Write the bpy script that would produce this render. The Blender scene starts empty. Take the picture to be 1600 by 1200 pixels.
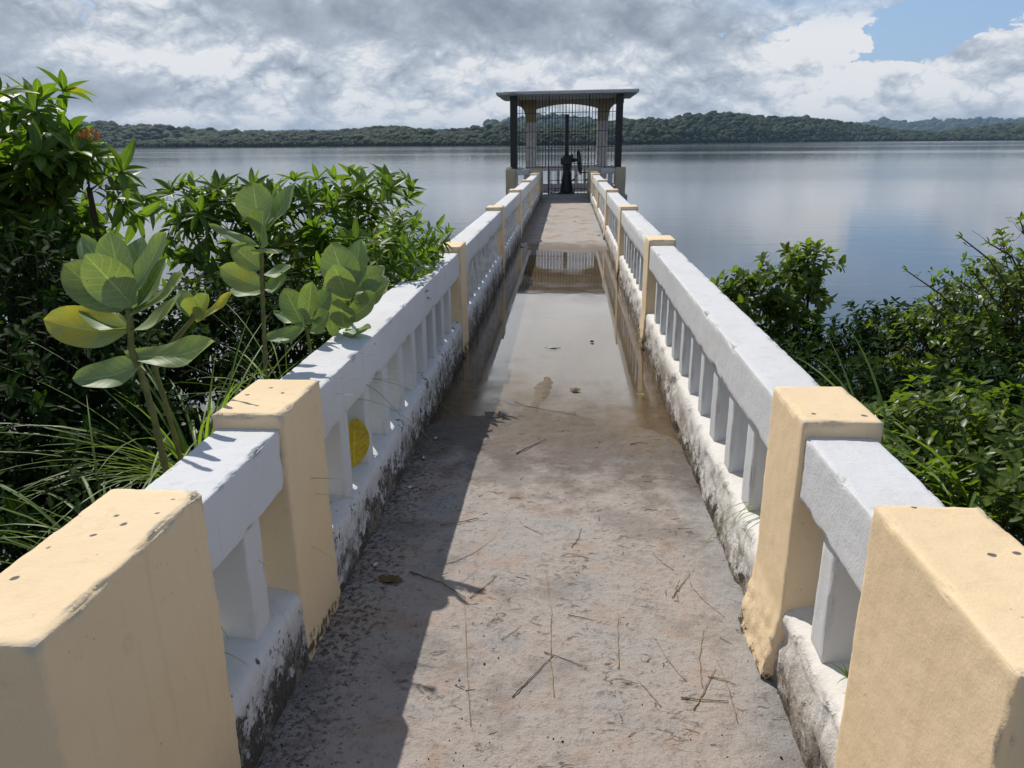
import bpy, bmesh, math, random
import numpy as np
from mathutils import Vector, Matrix, noise as mn

sc = bpy.context.scene
COL = sc.collection
# ------------------------------------------------------------------ camera
F = 1181.33                       # focal length in photograph pixels (1600 wide)
CAM = np.array([0.0425, 0.0, 1.6])
AX = np.array([[0.997467946, 0.070755644, -0.007164873],
               [-0.014763363, 0.304564313, 0.952377353],
               [-0.069568238, 0.949860100, -0.304837731]])   # right, up, forward
cam = bpy.data.objects.new("camera", bpy.data.cameras.new("camera"))
COL.objects.link(cam)
m = Matrix.Identity(4)
for i in range(3):
    m[i][0], m[i][1], m[i][2], m[i][3] = AX[0][i], AX[1][i], -AX[2][i], CAM[i]
cam.matrix_world = m
cam.data.sensor_width = 36.0
cam.data.lens = F / 1600 * 36
cam.data.clip_start = 0.02
cam.data.clip_end = 60000
sc.camera = cam

SUN = Vector((-0.41, 0.66, 0.87)).normalized()
SUN_EL = math.asin(SUN.z)
SUN_AZ = math.atan2(SUN.x, SUN.y)
sun = bpy.data.objects.new("sun", bpy.data.lights.new("sun", 'SUN'))
COL.objects.link(sun)
sun.data.energy = 4.2
sun.data.angle = math.radians(0.5)
sun.data.color = (1.0, 0.955, 0.88)
sun.rotation_euler = SUN.to_track_quat('Z', 'Y').to_euler()

sc.view_settings.view_transform = 'Standard'
sc.view_settings.look = 'None'
sc.view_settings.gamma = 1.0
sc.view_settings.use_curve_mapping = False
sc.view_settings.exposure = 0.0
sc.cycles.max_bounces = 8
sc.cycles.transparent_max_bounces = 12
sc.cycles.volume_bounces = 0
sc.cycles.use_denoising = True
sc.cycles.sample_clamp_indirect = 4.0
sc.cycles.caustics_reflective = False
sc.cycles.caustics_refractive = False


def ray(px, py):
    v = (px - 800) / F * AX[0] - (py - 600) / F * AX[1] + AX[2]
    return v


def at(px, py, Y):
    v = ray(px, py)
    return CAM + v * (Y / v[1])


def atz(px, py, z):
    v = ray(px, py)
    return CAM + v * ((z - CAM[2]) / v[2])


# ------------------------------------------------------------------ node helper
class NT:
    def __init__(s, tree):
        s.t = tree
        s.n = tree.nodes
        s.l = tree.links

    def put(s, sock, v):
        if v is None:
            return
        if isinstance(v, bpy.types.NodeSocket):
            s.l.new(v, sock)
        else:
            if isinstance(v, (tuple, list)) and len(v) == 3 and sock.type == 'RGBA':
                v = (*v, 1)
            sock.default_value = v

    def math(s, op, a, b=None, c=None, clamp=False):
        n = s.n.new('ShaderNodeMath')
        n.operation = op
        n.use_clamp = clamp
        s.put(n.inputs[0], a)
        s.put(n.inputs[1], b)
        s.put(n.inputs[2], c)
        return n.outputs[0]

    def mapr(s, v, a, b, c=0.0, d=1.0, smooth=True):
        n = s.n.new('ShaderNodeMapRange')
        n.interpolation_type = 'SMOOTHSTEP' if smooth else 'LINEAR'
        s.put(n.inputs[0], v)
        for i, q in enumerate((a, b, c, d)):
            s.put(n.inputs[1 + i], q)
        return n.outputs[0]

    def mix(s, f, a, b, mode='MIX'):
        n = s.n.new('ShaderNodeMix')
        n.data_type = 'RGBA'
        n.blend_type = mode
        s.put(n.inputs[0], f)
        s.put(n.inputs[6], a)
        s.put(n.inputs[7], b)
        return n.outputs[2]

    def noise(s, vec, scale, detail=4, rough=0.55, dist=0.0, col=False):
        n = s.n.new('ShaderNodeTexNoise')
        s.put(n.inputs['Vector'], vec)
        n.inputs['Scale'].default_value = scale
        n.inputs['Detail'].default_value = detail
        n.inputs['Roughness'].default_value = rough
        n.inputs['Distortion'].default_value = dist
        return n.outputs[1 if col else 0]

    def voronoi(s, vec, scale, feature='F1', out=0):
        n = s.n.new('ShaderNodeTexVoronoi')
        n.feature = feature
        s.put(n.inputs['Vector'], vec)
        n.inputs['Scale'].default_value = scale
        return n.outputs[out]

    def vmul(s, vec, k):
        n = s.n.new('ShaderNodeVectorMath')
        n.operation = 'MULTIPLY'
        s.put(n.inputs[0], vec)
        n.inputs[1].default_value = k
        return n.outputs[0]

    def vadd(s, a, b):
        n = s.n.new('ShaderNodeVectorMath')
        n.operation = 'ADD'
        s.put(n.inputs[0], a)
        s.put(n.inputs[1], b)
        return n.outputs[0]

    def xyz(s, v):
        n = s.n.new('ShaderNodeSeparateXYZ')
        s.put(n.inputs[0], v)
        return n.outputs

    def pos(s):
        return s.n.new('ShaderNodeNewGeometry').outputs['Position']

    def nrm(s):
        return s.n.new('ShaderNodeNewGeometry').outputs['Normal']

    def attr(s, name):
        n = s.n.new('ShaderNodeAttribute')
        n.attribute_name = name
        return n.outputs

    def bump(s, h, strength=0.5, dist=0.01, nrm=None):
        n = s.n.new('ShaderNodeBump')
        s.put(n.inputs['Height'], h)
        n.inputs['Strength'].default_value = strength
        n.inputs['Distance'].default_value = dist
        if nrm is not None:
            s.put(n.inputs['Normal'], nrm)
        return n.outputs[0]


def material(name):
    mt = bpy.data.materials.new(name)
    mt.use_nodes = True
    mt.node_tree.nodes.clear()
    k = NT(mt.node_tree)
    out = k.n.new('ShaderNodeOutputMaterial')
    return mt, k, out


def principled(k, out, color, rough=0.7, normal=None, spec=0.4, metallic=0.0):
    p = k.n.new('ShaderNodeBsdfPrincipled')
    k.put(p.inputs['Base Color'], color)
    k.put(p.inputs['Roughness'], rough)
    p.inputs['Specular IOR Level'].default_value = spec
    p.inputs['Metallic'].default_value = metallic
    if normal is not None:
        k.put(p.inputs['Normal'], normal)
    if out is not None:
        k.l.new(p.outputs[0], out.inputs['Surface'])
    return p.outputs[0]


# ------------------------------------------------------------------ sky
world = bpy.data.worlds.new("World")
sc.world = world
world.use_nodes = True
world.node_tree.nodes.clear()
k = NT(world.node_tree)
wout = k.n.new('ShaderNodeOutputWorld')
bg = k.n.new('ShaderNodeBackground')
k.l.new(bg.outputs[0], wout.inputs[0])
bg.inputs[1].default_value = 0.1
sky = k.n.new('ShaderNodeTexSky')
sky.sky_type = 'NISHITA'
sky.sun_disc = False
sky.sun_elevation = SUN_EL
sky.sun_rotation = SUN_AZ
sky.dust_density = 1.2
dirv = k.n.new('ShaderNodeTexCoord').outputs['Generated']
dx, dy, dz = k.xyz(dirv)
hz = k.math('SQRT', k.math('ADD', k.math('MULTIPLY', dx, dx), k.math('MULTIPLY', dy, dy)))
el = k.math('ARCTAN2', dz, hz)
az = k.math('ARCTAN2', dx, dy)
# cloud-deck coordinates: the clouds get flatter and tighter towards the horizon
elp = k.math('MAXIMUM', el, 0.0)
flat = k.math('MULTIPLY', k.math('POWER', k.math('ADD', elp, 0.02), 0.75), 1.25)
cv = k.n.new('ShaderNodeCombineXYZ')
k.put(cv.inputs[0], dx)
k.put(cv.inputs[1], dy)
k.put(cv.inputs[2], flat)
V = cv.outputs[0]
wn = k.noise(V, 3.2, 3, 0.5, col=True)
wsub = k.n.new('ShaderNodeVectorMath')
wsub.operation = 'SUBTRACT'
k.put(wsub.inputs[0], wn)
wsub.inputs[1].default_value = (0.5, 0.5, 0.5)
Vw = k.vadd(V, k.vmul(wsub.outputs[0], (0.06, 0.06, 0.06)))
nA = k.noise(Vw, 5.5, 10, 0.56)
nB = k.noise(Vw, 15.0, 10, 0.62)


def puffs(vec, scale):
    tot = None
    for q, (f_, a_) in enumerate(((1.0, 0.46), (2.13, 0.27), (4.6, 0.16), (9.7, 0.10), (20.1, 0.06))):
        n_ = k.noise(k.vadd(vec, (q * 3.7, q * 1.3, q * 5.1)), scale * f_, 0, 0.5)
        b_ = k.math('MULTIPLY', k.math('ABSOLUTE', k.math('SUBTRACT', n_, 0.5)), a_ * 4.2)
        tot = b_ if tot is None else k.math('ADD', tot, b_)
    return tot


wn2 = k.noise(V, 22.0, 2, 0.6, col=True)
Vp = k.vadd(Vw, k.vmul(wn2, (0.022, 0.022, 0.022)))
pf = puffs(Vp, 10.0)
pfs = puffs(k.vadd(Vp, (0.0, 0.0, 0.02)), 10.0)
relief = k.math('SUBTRACT', pf, pfs)


def blob(px, py, rx, ry):
    v = ray(px, py)
    a0 = math.atan2(v[0], v[1])
    e0 = math.atan2(v[2], math.hypot(v[0], v[1]))
    a = k.math('DIVIDE', k.math('SUBTRACT', az, a0), rx / 1250)
    e = k.math('DIVIDE', k.math('SUBTRACT', el, e0), ry / 1250)
    r = k.math('ADD', k.math('MULTIPLY', a, a), k.math('MULTIPLY', e, e))
    return k.math('POWER', 2.718, k.math('MULTIPLY', r, -1.0))


dens = k.math('ADD', k.math('MULTIPLY', nA, 0.78), k.math('MULTIPLY', nB, 0.22))
lum = k.math('SUBTRACT', 1.0, k.mapr(dens, 0.32, 0.72))          # thick cloud is grey, thin is bright
for (px, py, rx, ry, amp) in ((620, 20, 420, 45, -0.50), (1010, 55, 230, 50, -0.42), (330, 95, 240, 45, 0.22), (170, 160, 170, 22, -0.38),
                              (60, 10, 130, 60, -0.15), (1100, 25, 150, 35, -0.2), (1330, 70, 110, 60, 0.45), (1530, 110, 130, 50, 0.42), (640, 130, 130, 25, -0.1),
                              (300, 175, 200, 14, 0.25), (700, 185, 300, 14, 0.2), (1150, 160, 160, 26, 0.12), (480, 60, 130, 40, 0.1)):
    lum = k.math('ADD', lum, k.math('MULTIPLY', blob(px, py, rx, ry), amp))
calm = k.mapr(lum, 0.05, 0.6, 0.3, 1.0)
relief = k.math('MULTIPLY', relief, calm)
lum = k.math('ADD', lum, k.math('MULTIPLY', relief, 0.8))
lum = k.math('ADD', lum, k.math('MULTIPLY', k.math('MULTIPLY', k.math('SUBTRACT', pf, 0.5), 0.75), calm))
lum = k.math('ADD', k.math('MULTIPLY', lum, 0.60), 0.43, clamp=True)
cr = k.n.new('ShaderNodeValToRGB')
k.put(cr.inputs[0], lum)
e = cr.color_ramp.elements
e[0].position, e[0].color = 0.0, (1.9, 2.2, 2.7, 1)
e[1].position, e[1].color = 1.0, (8.2, 8.35, 8.6, 1)
for p_, c_ in ((0.35, (3.0, 3.4, 4.15, 1)), (0.6, (4.4, 4.95, 5.8, 1)), (0.8, (6.0, 6.5, 7.2, 1))):
    q = e.new(p_)
    q.color = c_
gap = k.math('ADD', blob(1500, 28, 120, 40), k.math('MULTIPLY', blob(1180, 75, 60, 16), 0.25))
gap = k.math('ADD', gap, k.math('MULTIPLY', blob(1440, 60, 60, 35), 0.5))
gap = k.math('SUBTRACT', gap, k.math('MULTIPLY', k.math('SUBTRACT', dens, 0.5), 2.0))
gap = k.math('SUBTRACT', gap, k.math('MULTIPLY', k.math('SUBTRACT', pf, 0.55), 0.8))
gapm = k.mapr(gap, 0.50, 0.60)
high = k.mapr(k.noise(dirv, 2.6, 6, 0.55), 0.36, 0.50)
gapm = k.math('MAXIMUM', gapm, k.math('MULTIPLY', high, k.mapr(el, 0.36, 0.62)), clamp=True)
# the clearing on the right goes on above the frame
gr = k.math('MULTIPLY', k.mapr(az, 0.10, 0.30), k.mapr(el, 0.11, 0.17))
gapm = k.math('MAXIMUM', gapm, k.math('MULTIPLY', gr, 0.8), clamp=True)
bluesky = k.mix(0.6, k.mix(1.0, sky.outputs[0], (1.0, 1.0, 1.0), 'MULTIPLY'), (2.9, 4.9, 8.2))
# unseen bright cloud above the frame, added to brighten the puddle's reflection
brt = k.math('MULTIPLY', k.mapr(el, 0.16, 0.21), k.mapr(el, 0.45, 0.65, 1, 0))
brt = k.math('MULTIPLY', brt, k.math('MULTIPLY', k.mapr(az, -0.9, -0.5), k.mapr(az, 0.14, 0.3, 1, 0)))
cloudc = k.mix(k.math('MULTIPLY', brt, 0.85), cr.outputs[0], k.mix(k.mapr(nA, 0.35, 0.65), (10.8, 11.0, 11.4), (13.6, 13.8, 14.1)))
skycol = k.mix(gapm, cloudc, bluesky)
skycol = k.mix(k.mapr(el, 0.38, 0.6, 0, 1), skycol, k.mix(high, (2.5, 2.55, 2.7), (1.7, 2.4, 3.8)))  # unseen overhead sky dimmed to keep fill light low in the shade
hzn = k.mapr(el, 0.0, 0.035, 0.55, 0.0)
skycol = k.mix(hzn, skycol, (4.6, 5.4, 6.5))
k.put(bg.inputs[0], skycol)

# ------------------------------------------------------------------ mesh helpers
S_Y, S_X = -0.004216, 0.010312      # the whole jetty falls very slightly away and rises to the right


def W(x, y, z):
    return (x, y, z + S_Y * y + S_X * x)


def sh(co):
    co = np.asarray(co, float).copy()
    co[:, 2] += S_Y * co[:, 1] + S_X * co[:, 0]
    return co


def mesh_obj(name, verts, faces, mat, parent=None, smooth=True, uv=None, tone=None, mats=None, fmat=None):
    me = bpy.data.meshes.new(name)
    verts = np.asarray(verts, np.float32)
    faces = faces if isinstance(faces, np.ndarray) else faces
    if isinstance(faces, np.ndarray):
        n = faces.shape[1]
        me.vertices.add(len(verts))
        me.vertices.foreach_set('co', verts.ravel())
        me.loops.add(faces.size)
        me.loops.foreach_set('vertex_index', faces.ravel().astype(np.int32))
        me.polygons.add(len(faces))
        me.polygons.foreach_set('loop_start', np.arange(0, faces.size, n, dtype=np.int32))
        me.polygons.foreach_set('loop_total', np.full(len(faces), n, np.int32))
        me.update(calc_edges=True)
    else:
        me.from_pydata(verts.tolist(), [], faces)
        me.update()
    if smooth:
        me.polygons.foreach_set('use_smooth', np.ones(len(me.polygons), bool))
    if uv is not None:
        a = me.attributes.new('luv', 'FLOAT_VECTOR', 'POINT')
        a.data.foreach_set('vector', np.asarray(uv, np.float32).ravel())
    if tone is not None:
        a = me.attributes.new('tone', 'FLOAT', 'POINT')
        a.data.foreach_set('value', np.asarray(tone, np.float32).ravel())
    me.materials.append(mat)
    o = bpy.data.objects.new(name, me)
    COL.objects.link(o)
    if parent is not None:
        o.parent = parent
    return o


def thing(name, label, cat, loc=(0, 0, 0), group=None):
    o = bpy.data.objects.new(name, None)
    COL.objects.link(o)
    o.location = loc
    o['label'] = label
    o['category'] = cat
    if group:
        o['group'] = group
    return o


def tag(o, label, cat, group=None):
    o['label'] = label
    o['category'] = cat
    if group:
        o['group'] = group
    return o


def struct(o):
    o['kind'] = 'structure'
    return o


def fbm(p, octs=3):
    return mn.fractal(Vector(p), 1.0, 2.0, octs)


class MB:
    """collects pieces into one mesh"""
    def __init__(s):
        s.v = []
        s.f = []

    def add(s, v, f):
        o = len(s.v)
        s.v += [tuple(q) for q in v]
        s.f += [tuple(i + o for i in q) for q in f]

    def box(s, x0, x1, y0, y1, z0, z1, r=0.004):
        v, f = rbox(x0, x1, y0, y1, z0, z1, r, 99)
        s.add(v, f)

    def tube(s, pts, rad, n=8, cap=True):
        v, f = tube(pts, rad, n, cap)
        s.add(v, f)

    def lathe(s, prof, n=24, c=(0, 0, 0), axis='z'):
        v = []
        for r, h in prof:
            for i in range(n):
                a = 2 * math.pi * i / n
                if axis == 'z':
                    v.append((c[0] + r * math.cos(a), c[1] + r * math.sin(a), c[2] + h))
                else:
                    v.append((c[0] + h, c[1] + r * math.cos(a), c[2] + r * math.sin(a)))
        f = []
        for j in range(len(prof) - 1):
            for i in range(n):
                f.append((j * n + i, j * n + (i + 1) % n, (j + 1) * n + (i + 1) % n, (j + 1) * n + i))
        f.append(tuple(range(n))[::-1])
        f.append(tuple((len(prof) - 1) * n + i for i in range(n)))
        s.add(v, f)

    def obj(s, name, mat, parent=None, smooth=False, shear=True):
        v = sh(s.v) if shear else np.array(s.v)
        return mesh_obj(name, v, s.f, mat, parent, smooth)


def tube(pts, rad, n=8, cap=True):
    pts = [Vector(p) for p in pts]
    if not hasattr(rad, '__len__'):
        rad = [rad] * len(pts)
    v, f = [], []
    prev = None
    for i, p in enumerate(pts):
        d = (pts[min(i + 1, len(pts) - 1)] - pts[max(i - 1, 0)]).normalized()
        if prev is None:
            u = d.orthogonal().normalized()
        else:
            u = (prev - d * prev.dot(d)).normalized()
        prev = u
        w = d.cross(u)
        for j in range(n):
            a = 2 * math.pi * j / n
            v.append(p + (u * math.cos(a) + w * math.sin(a)) * rad[i])
    for i in range(len(pts) - 1):
        for j in range(n):
            f.append((i * n + j, i * n + (j + 1) % n, (i + 1) * n + (j + 1) % n, (i + 1) * n + j))
    if cap:
        f.append(tuple(range(n))[::-1])
        f.append(tuple((len(pts) - 1) * n + j for j in range(n)))
    return v, f


def axis_pts(a, b, r, step):
    n = max(1, int(math.ceil((b - a - 2 * r) / step)))
    return [a, a + r * 0.35] + [a + r + (b - a - 2 * r) * i / n for i in range(n + 1)] + [b - r * 0.35, b]


def rbox(x0, x1, y0, y1, z0, z1, r=0.008, step=0.03, deform=None):
    """rounded-edge box with subdivided faces"""
    r = min(r, (x1 - x0) * .45, (y1 - y0) * .45, (z1 - z0) * .45)
    X, Y, Z = axis_pts(x0, x1, r, step), axis_pts(y0, y1, r, step), axis_pts(z0, z1, r, step)
    idx, v, f = {}, [], []

    def vid(i, j, l):
        key = (i, j, l)
        if key not in idx:
            p = Vector((X[i], Y[j], Z[l]))
            q = Vector((min(max(p.x, x0 + r), x1 - r), min(max(p.y, y0 + r), y1 - r), min(max(p.z, z0 + r), z1 - r)))
            d = p - q
            if d.length > 1e-9:
                p = q + d.normalized() * min(r, d.length if sum(abs(c) > 1e-9 for c in d) == 1 else r)
                nn = d.normalized()
            else:
                nn = Vector((0, 0, 1))
            if deform:
                p = deform(p, nn)
            idx[key] = len(v)
            v.append(tuple(p))
        return idx[key]
    nx, ny, nz = len(X) - 1, len(Y) - 1, len(Z) - 1
    for i in range(nx):
        for j in range(ny):
            f.append((vid(i, j, 0), vid(i, j + 1, 0), vid(i + 1, j + 1, 0), vid(i + 1, j, 0)))
            f.append((vid(i, j, nz), vid(i + 1, j, nz), vid(i + 1, j + 1, nz), vid(i, j + 1, nz)))
    for i in range(nx):
        for l in range(nz):
            f.append((vid(i, 0, l), vid(i + 1, 0, l), vid(i + 1, 0, l + 1), vid(i, 0, l + 1)))
            f.append((vid(i, ny, l), vid(i, ny, l + 1), vid(i + 1, ny, l + 1), vid(i + 1, ny, l)))
    for j in range(ny):
        for l in range(nz):
            f.append((vid(0, j, l), vid(0, j, l + 1), vid(0, j + 1, l + 1), vid(0, j + 1, l)))
            f.append((vid(nx, j, l), vid(nx, j + 1, l), vid(nx, j + 1, l + 1), vid(nx, j, l + 1)))
    return v, f


def plaster(seed, a1=0.004, a2=0.0015, chip=0.0):
    off = Vector((seed * 7.3, seed * 3.1, seed * 1.7))

    def fn(p, n):
        q = p + off
        h = a1 * mn.noise(q * 4.0) + a2 * mn.noise(q * 22.0) + a2 * 0.7 * mn.noise(q * 60.0)
        edge = sum(abs(c) > 0.25 for c in n) >= 2
        if edge and chip:
            c = mn.noise(q * 9.0) + 0.5 * mn.noise(q * 31.0)
            if c > 0.1:
                h -= chip * min(1.0, (c - 0.1) * 2.5)
        return p + n * h
    return fn


# ------------------------------------------------------------------ materials
def paint(name, base, kind, dirt=0.5, mold=False, pits=False, bump=0.5, scum=None):
    mt, k, out = material(name)
    P = k.pos()
    n1 = k.noise(P, 2.2, 5, 0.6)
    n2 = k.noise(P, 14.0, 6, 0.65)
    n3 = k.noise(P, 120.0, 3, 0.6)
    col = k.mix(k.mapr(n1, 0.35, 0.7, 0, 0.55 * dirt), base, tuple(c * f for c, f in zip(base, (0.86, 0.82, 0.76))))
    # rain streaks
    st = k.noise(k.vmul(P, (22.0, 22.0, 1.6)), 1.0, 4, 0.6)
    col = k.mix(k.mapr(st, 0.54, 0.74, 0, 0.32 * dirt), col, tuple(c * f for c, f in zip(base, (0.66, 0.62, 0.55))))
    col = k.mix(k.mapr(n2, 0.6, 0.8, 0, 0.5 * dirt), col, tuple(c * f for c, f in zip(base, (0.7, 0.66, 0.6))))
    # hairline scuffs and dark specks
    sp = k.voronoi(P, 46.0)
    spn = k.noise(P, 6.0, 3, 0.6)
    spk = k.math('MULTIPLY', k.mapr(sp, 0.06, 0.16, 1, 0), k.mapr(spn, 0.56, 0.68))
    col = k.mix(k.math('MULTIPLY', spk, 0.6), col, (0.16, 0.13, 0.10))
    hgt = k.math('ADD', k.math('MULTIPLY', n3, 0.35), k.math('MULTIPLY', n2, 0.9))
    if pits:
        pv = k.vmul(k.vadd(P, k.vmul(k.noise(P, 30.0, 2, 0.5, col=True), (0.012, 0.012, 0.012))), (1.0, 1.0, 0.2))
        pd = k.voronoi(pv, 21.0)
        pn = k.math('GREATER_THAN', k.xyz(k.voronoi(pv, 21.0, out=1))[0], 0.60)
        up = k.math('GREATER_THAN', k.xyz(k.nrm())[2], 0.8)
        pm = k.math('MULTIPLY', k.math('MULTIPLY', k.mapr(pd, 0.11, 0.18, 1, 0), pn), up)
        col = k.mix(pm, col, (0.13, 0.115, 0.11))
        hgt = k.math('SUBTRACT', hgt, k.math('MULTIPLY', pm, 1.2))
    pt = k.n.new('ShaderNodeNewGeometry').outputs['Pointiness']
    ed = k.math('MULTIPLY', k.mapr(pt, 0.515, 0.56), k.mapr(k.noise(P, 11.0, 6, 0.7), 0.46, 0.56))
    col = k.mix(k.math('MULTIPLY', ed, 0.75), col, (0.42, 0.40, 0.37))
    hgt = k.math('SUBTRACT', hgt, k.math('MULTIPLY', ed, 0.8))
    if mold:
        zq = k.xyz(P)[2]
        hgt = k.math('ADD', hgt, k.math('MULTIPLY', k.mapr(zq, 0.28, 0.02), k.math('MULTIPLY', k.noise(P, 38.0, 5, 0.75), 2.2)))
        zc = k.xyz(P)[2]
        mm = k.noise(P, 26.0, 7, 0.72)
        mb = k.noise(P, 4.0, 4, 0.6)
        lv = k.math('SUBTRACT', k.math('ADD', k.math('MULTIPLY', mm, 0.75), k.math('MULTIPLY', mb, 0.55)), k.math('MULTIPLY', k.math('MAXIMUM', k.math('SUBTRACT', zc, mold[0]), 0.0), mold[1]))
        lv = k.math('ADD', lv, k.math('MULTIPLY', k.mapr(zc, 0.05, -0.03), 0.10))
        mk = k.mapr(lv, mold[2] if len(mold) > 2 else 0.66, (mold[2] if len(mold) > 2 else 0.66) + 0.07)
        col = k.mix(k.math('MULTIPLY', mk, 0.92), col, k.mix(k.noise(P, 60.0, 3), (0.012, 0.010, 0.008), (0.085, 0.06, 0.03)))
        hgt = k.math('SUBTRACT', hgt, k.math('MULTIPLY', mk, 0.6))
    if scum:
        # bare brown render showing where the whitewash has worn off the walking side
        N = k.xyz(k.nrm())
        side = k.mapr(k.math('ABSOLUTE', N[0]), 0.45, 0.8)
        sn = k.math('ADD', k.math('MULTIPLY', k.noise(P, 16.0, 8, 0.75), 0.7), k.math('MULTIPLY', k.noise(P, 3.0, 3, 0.6), 0.4))
        zz = k.xyz(P)[2]
        sm = k.math('MULTIPLY', k.math('MULTIPLY', side, k.mapr(k.math('ADD', zz, k.math('MULTIPLY', sn, 0.3)), 0.40, 0.24)), k.mapr(sn, 0.52, 0.60))
        col = k.mix(k.math('MULTIPLY', sm, 0.8), col, k.mix(k.noise(P, 50.0, 4, 0.7), (0.16, 0.12, 0.085), scum))
        hgt = k.math('SUBTRACT', hgt, k.math('MULTIPLY', sm, 0.7))
    nb = k.bump(hgt, bump, 0.006)
    principled(k, out, col, 0.78, nb, 0.25)
    return mt


CREAM = (0.79, 0.612, 0.39)
WHITE = (0.635, 0.637, 0.65)
M_cream = paint('cream_plaster', CREAM, 0, 0.7, mold=(0.02, 1.5))
M_creampit = paint('cream_plaster_pitted', CREAM, 0, 0.75, mold=(0.02, 1.6), pits=True)
M_creamtower = paint('cream_plaster_weathered', (0.50, 0.43, 0.30), 0, 1.0)
M_ochre = paint('ochre_plaster', (0.36, 0.29, 0.15), 0, 1.0)
M_white = paint('white_plaster', WHITE, 0, 0.85, bump=0.7)
M_baluster = paint('white_baluster_plaster', (0.64, 0.65, 0.66), 0, 0.7)
M_lilac = paint('greyed_white_plaster', (0.62, 0.60, 0.62), 0, 0.9)
M_plinthL = paint('mouldy_plinth_plaster', (0.66, 0.66, 0.67), 0, 0.9, mold=(0.06, 0.75, 0.615), bump=1.0, scum=(0.45, 0.42, 0.38))
M_plinthR = paint('broken_plinth_plaster', (0.72, 0.69, 0.65), 0, 0.9, mold=(0.0, 1.0, 0.625), bump=1.0, scum=(0.52, 0.43, 0.34))
M_roof = paint('bluish_roof_concrete', (0.50, 0.53, 0.55), 0, 1.0)
M_slab = paint('grey_concrete', (0.36, 0.38, 0.38), 0, 1.0)


def simple(name, col, rough=0.5, spec=0.5, var=0.3, metallic=0.0, scale=8.0, bump=0.2):
    mt, k, out = material(name)
    P = k.pos()
    n = k.noise(P, scale, 5, 0.6)
    c = k.mix(k.mapr(n, 0.3, 0.75), col, tuple(q * (1 - var) for q in col))
    principled(k, out, c, rough, k.bump(k.noise(P, scale * 9, 3), bump, 0.003), spec, metallic)
    return mt


M_dark = simple('dark_painted_steel', (0.022, 0.026, 0.026), 0.5, 0.4, 0.4)
M_bar = simple('black_iron_bar', (0.012, 0.014, 0.018), 0.45, 0.5, 0.3)
M_iron = simple('black_cast_iron', (0.010, 0.011, 0.015), 0.4, 0.5, 0.3)


def deck_mat():
    mt, k, out = material('weathered_walkway_concrete')
    P = k.pos()
    x, y, z = k.xyz(P)
    a = k.noise(P, 1.3, 5, 0.6)
    b = k.noise(P, 5.0, 6, 0.65)
    c = k.noise(P, 34.0, 6, 0.7)
    d = k.noise(P, 160.0, 3, 0.7)
    col = k.mix(k.mapr(a, 0.35, 0.65), (0.42, 0.355, 0.31), (0.385, 0.355, 0.33))
    col = k.mix(k.mapr(b, 0.50, 0.68, 0, 0.75), col, (0.40, 0.285, 0.215))
    col = k.mix(k.mapr(k.noise(P, 3.1, 4, 0.6), 0.54, 0.74, 0, 0.6), col, (0.26, 0.275, 0.285))
    col = k.mix(k.mapr(c, 0.50, 0.70, 0, 0.65), col, (0.19, 0.155, 0.13))
    col = k.mix(k.mapr(d, 0.62, 0.8, 0, 0.6), col, (0.47, 0.41, 0.36))
    # algae speckle beside the left plinth; its dark colour also deepens the railing's shade
    el_ = k.mapr(x, -0.80, -0.40, 1.0, 0.0)
    al = k.mapr(k.math('ADD', k.noise(P, 42.0, 6, 0.75), k.math('MULTIPLY', el_, 0.13)), 0.585, 0.70)
    col = k.mix(k.math('MULTIPLY', al, k.mapr(el_, 0.0, 0.6, 0.15, 0.85)), col, (0.05, 0.045, 0.04))
    # pale grey mineral film along the right-hand plinth
    er = k.mapr(k.math('ADD', x, k.math('MULTIPLY', b, 0.25)), 0.62, 0.80)
    col = k.mix(k.math('MULTIPLY', er, 0.55), col, (0.33, 0.345, 0.355))
    # wet, muddy stretch around the puddle
    yy = k.math('ADD', k.math('ADD', y, k.math('MULTIPLY', x, 0.3)), k.math('MULTIPLY', k.math('SUBTRACT', b, 0.5), 1.8))
    gp = k.noise(P, 1.9, 5, 0.65)
    col = k.mix(k.mapr(gp, 0.50, 0.62, 0, 0.65), col, (0.225, 0.195, 0.175))
    damp = k.math('MULTIPLY', k.mapr(yy, 3.1, 3.9), k.mapr(yy, 12.3, 13.6, 1, 0))
    col = k.mix(k.math('MULTIPLY', damp, 0.85), col, (0.125, 0.10, 0.082))
    wet = k.math('MULTIPLY', k.mapr(yy, 3.9, 4.8), k.mapr(yy, 12.1, 13.2, 1, 0))
    lw = k.math('MULTIPLY', k.mapr(k.math('ADD', x, k.math('MULTIPLY', b, 0.3)), -0.52, -0.36, 1, 0), k.mapr(y, 12, 13))
    wet = k.math('MAXIMUM', wet, k.math('MULTIPLY', lw, 0.35))
    col = k.mix(wet, col, k.mix(k.mapr(a, 0.4, 0.6), (0.12, 0.09, 0.055), (0.16, 0.115, 0.065)))
    rough = k.math('SUBTRACT', 0.8, k.math('MULTIPLY', wet, 0.22))
    h = k.math('ADD', k.math('MULTIPLY', c, 1.0), k.math('MULTIPLY', d, 0.35))
    st_ = k.noise(k.vmul(P, (13.0, 24.0, 9.0)), 1.0, 7, 0.75, 1.4)
    stm = k.math('MULTIPLY', k.mapr(st_, 0.56, 0.70), k.mapr(k.noise(P, 2.9, 3), 0.42, 0.6))
    col = k.mix(k.math('MULTIPLY', stm, 0.45), col, (0.17, 0.13, 0.10))
    e_ = k.noise(P, 75.0, 5, 0.75)
    col = k.mix(k.mapr(e_, 0.60, 0.72, 0, 0.75), col, (0.11, 0.085, 0.07))
    h = k.math('SUBTRACT', h, k.math('MULTIPLY', stm, 0.6))
    nb = k.bump(h, 1.0, 0.011)
    principled(k, out, col, rough, nb, 0.3)
    return mt


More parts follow.
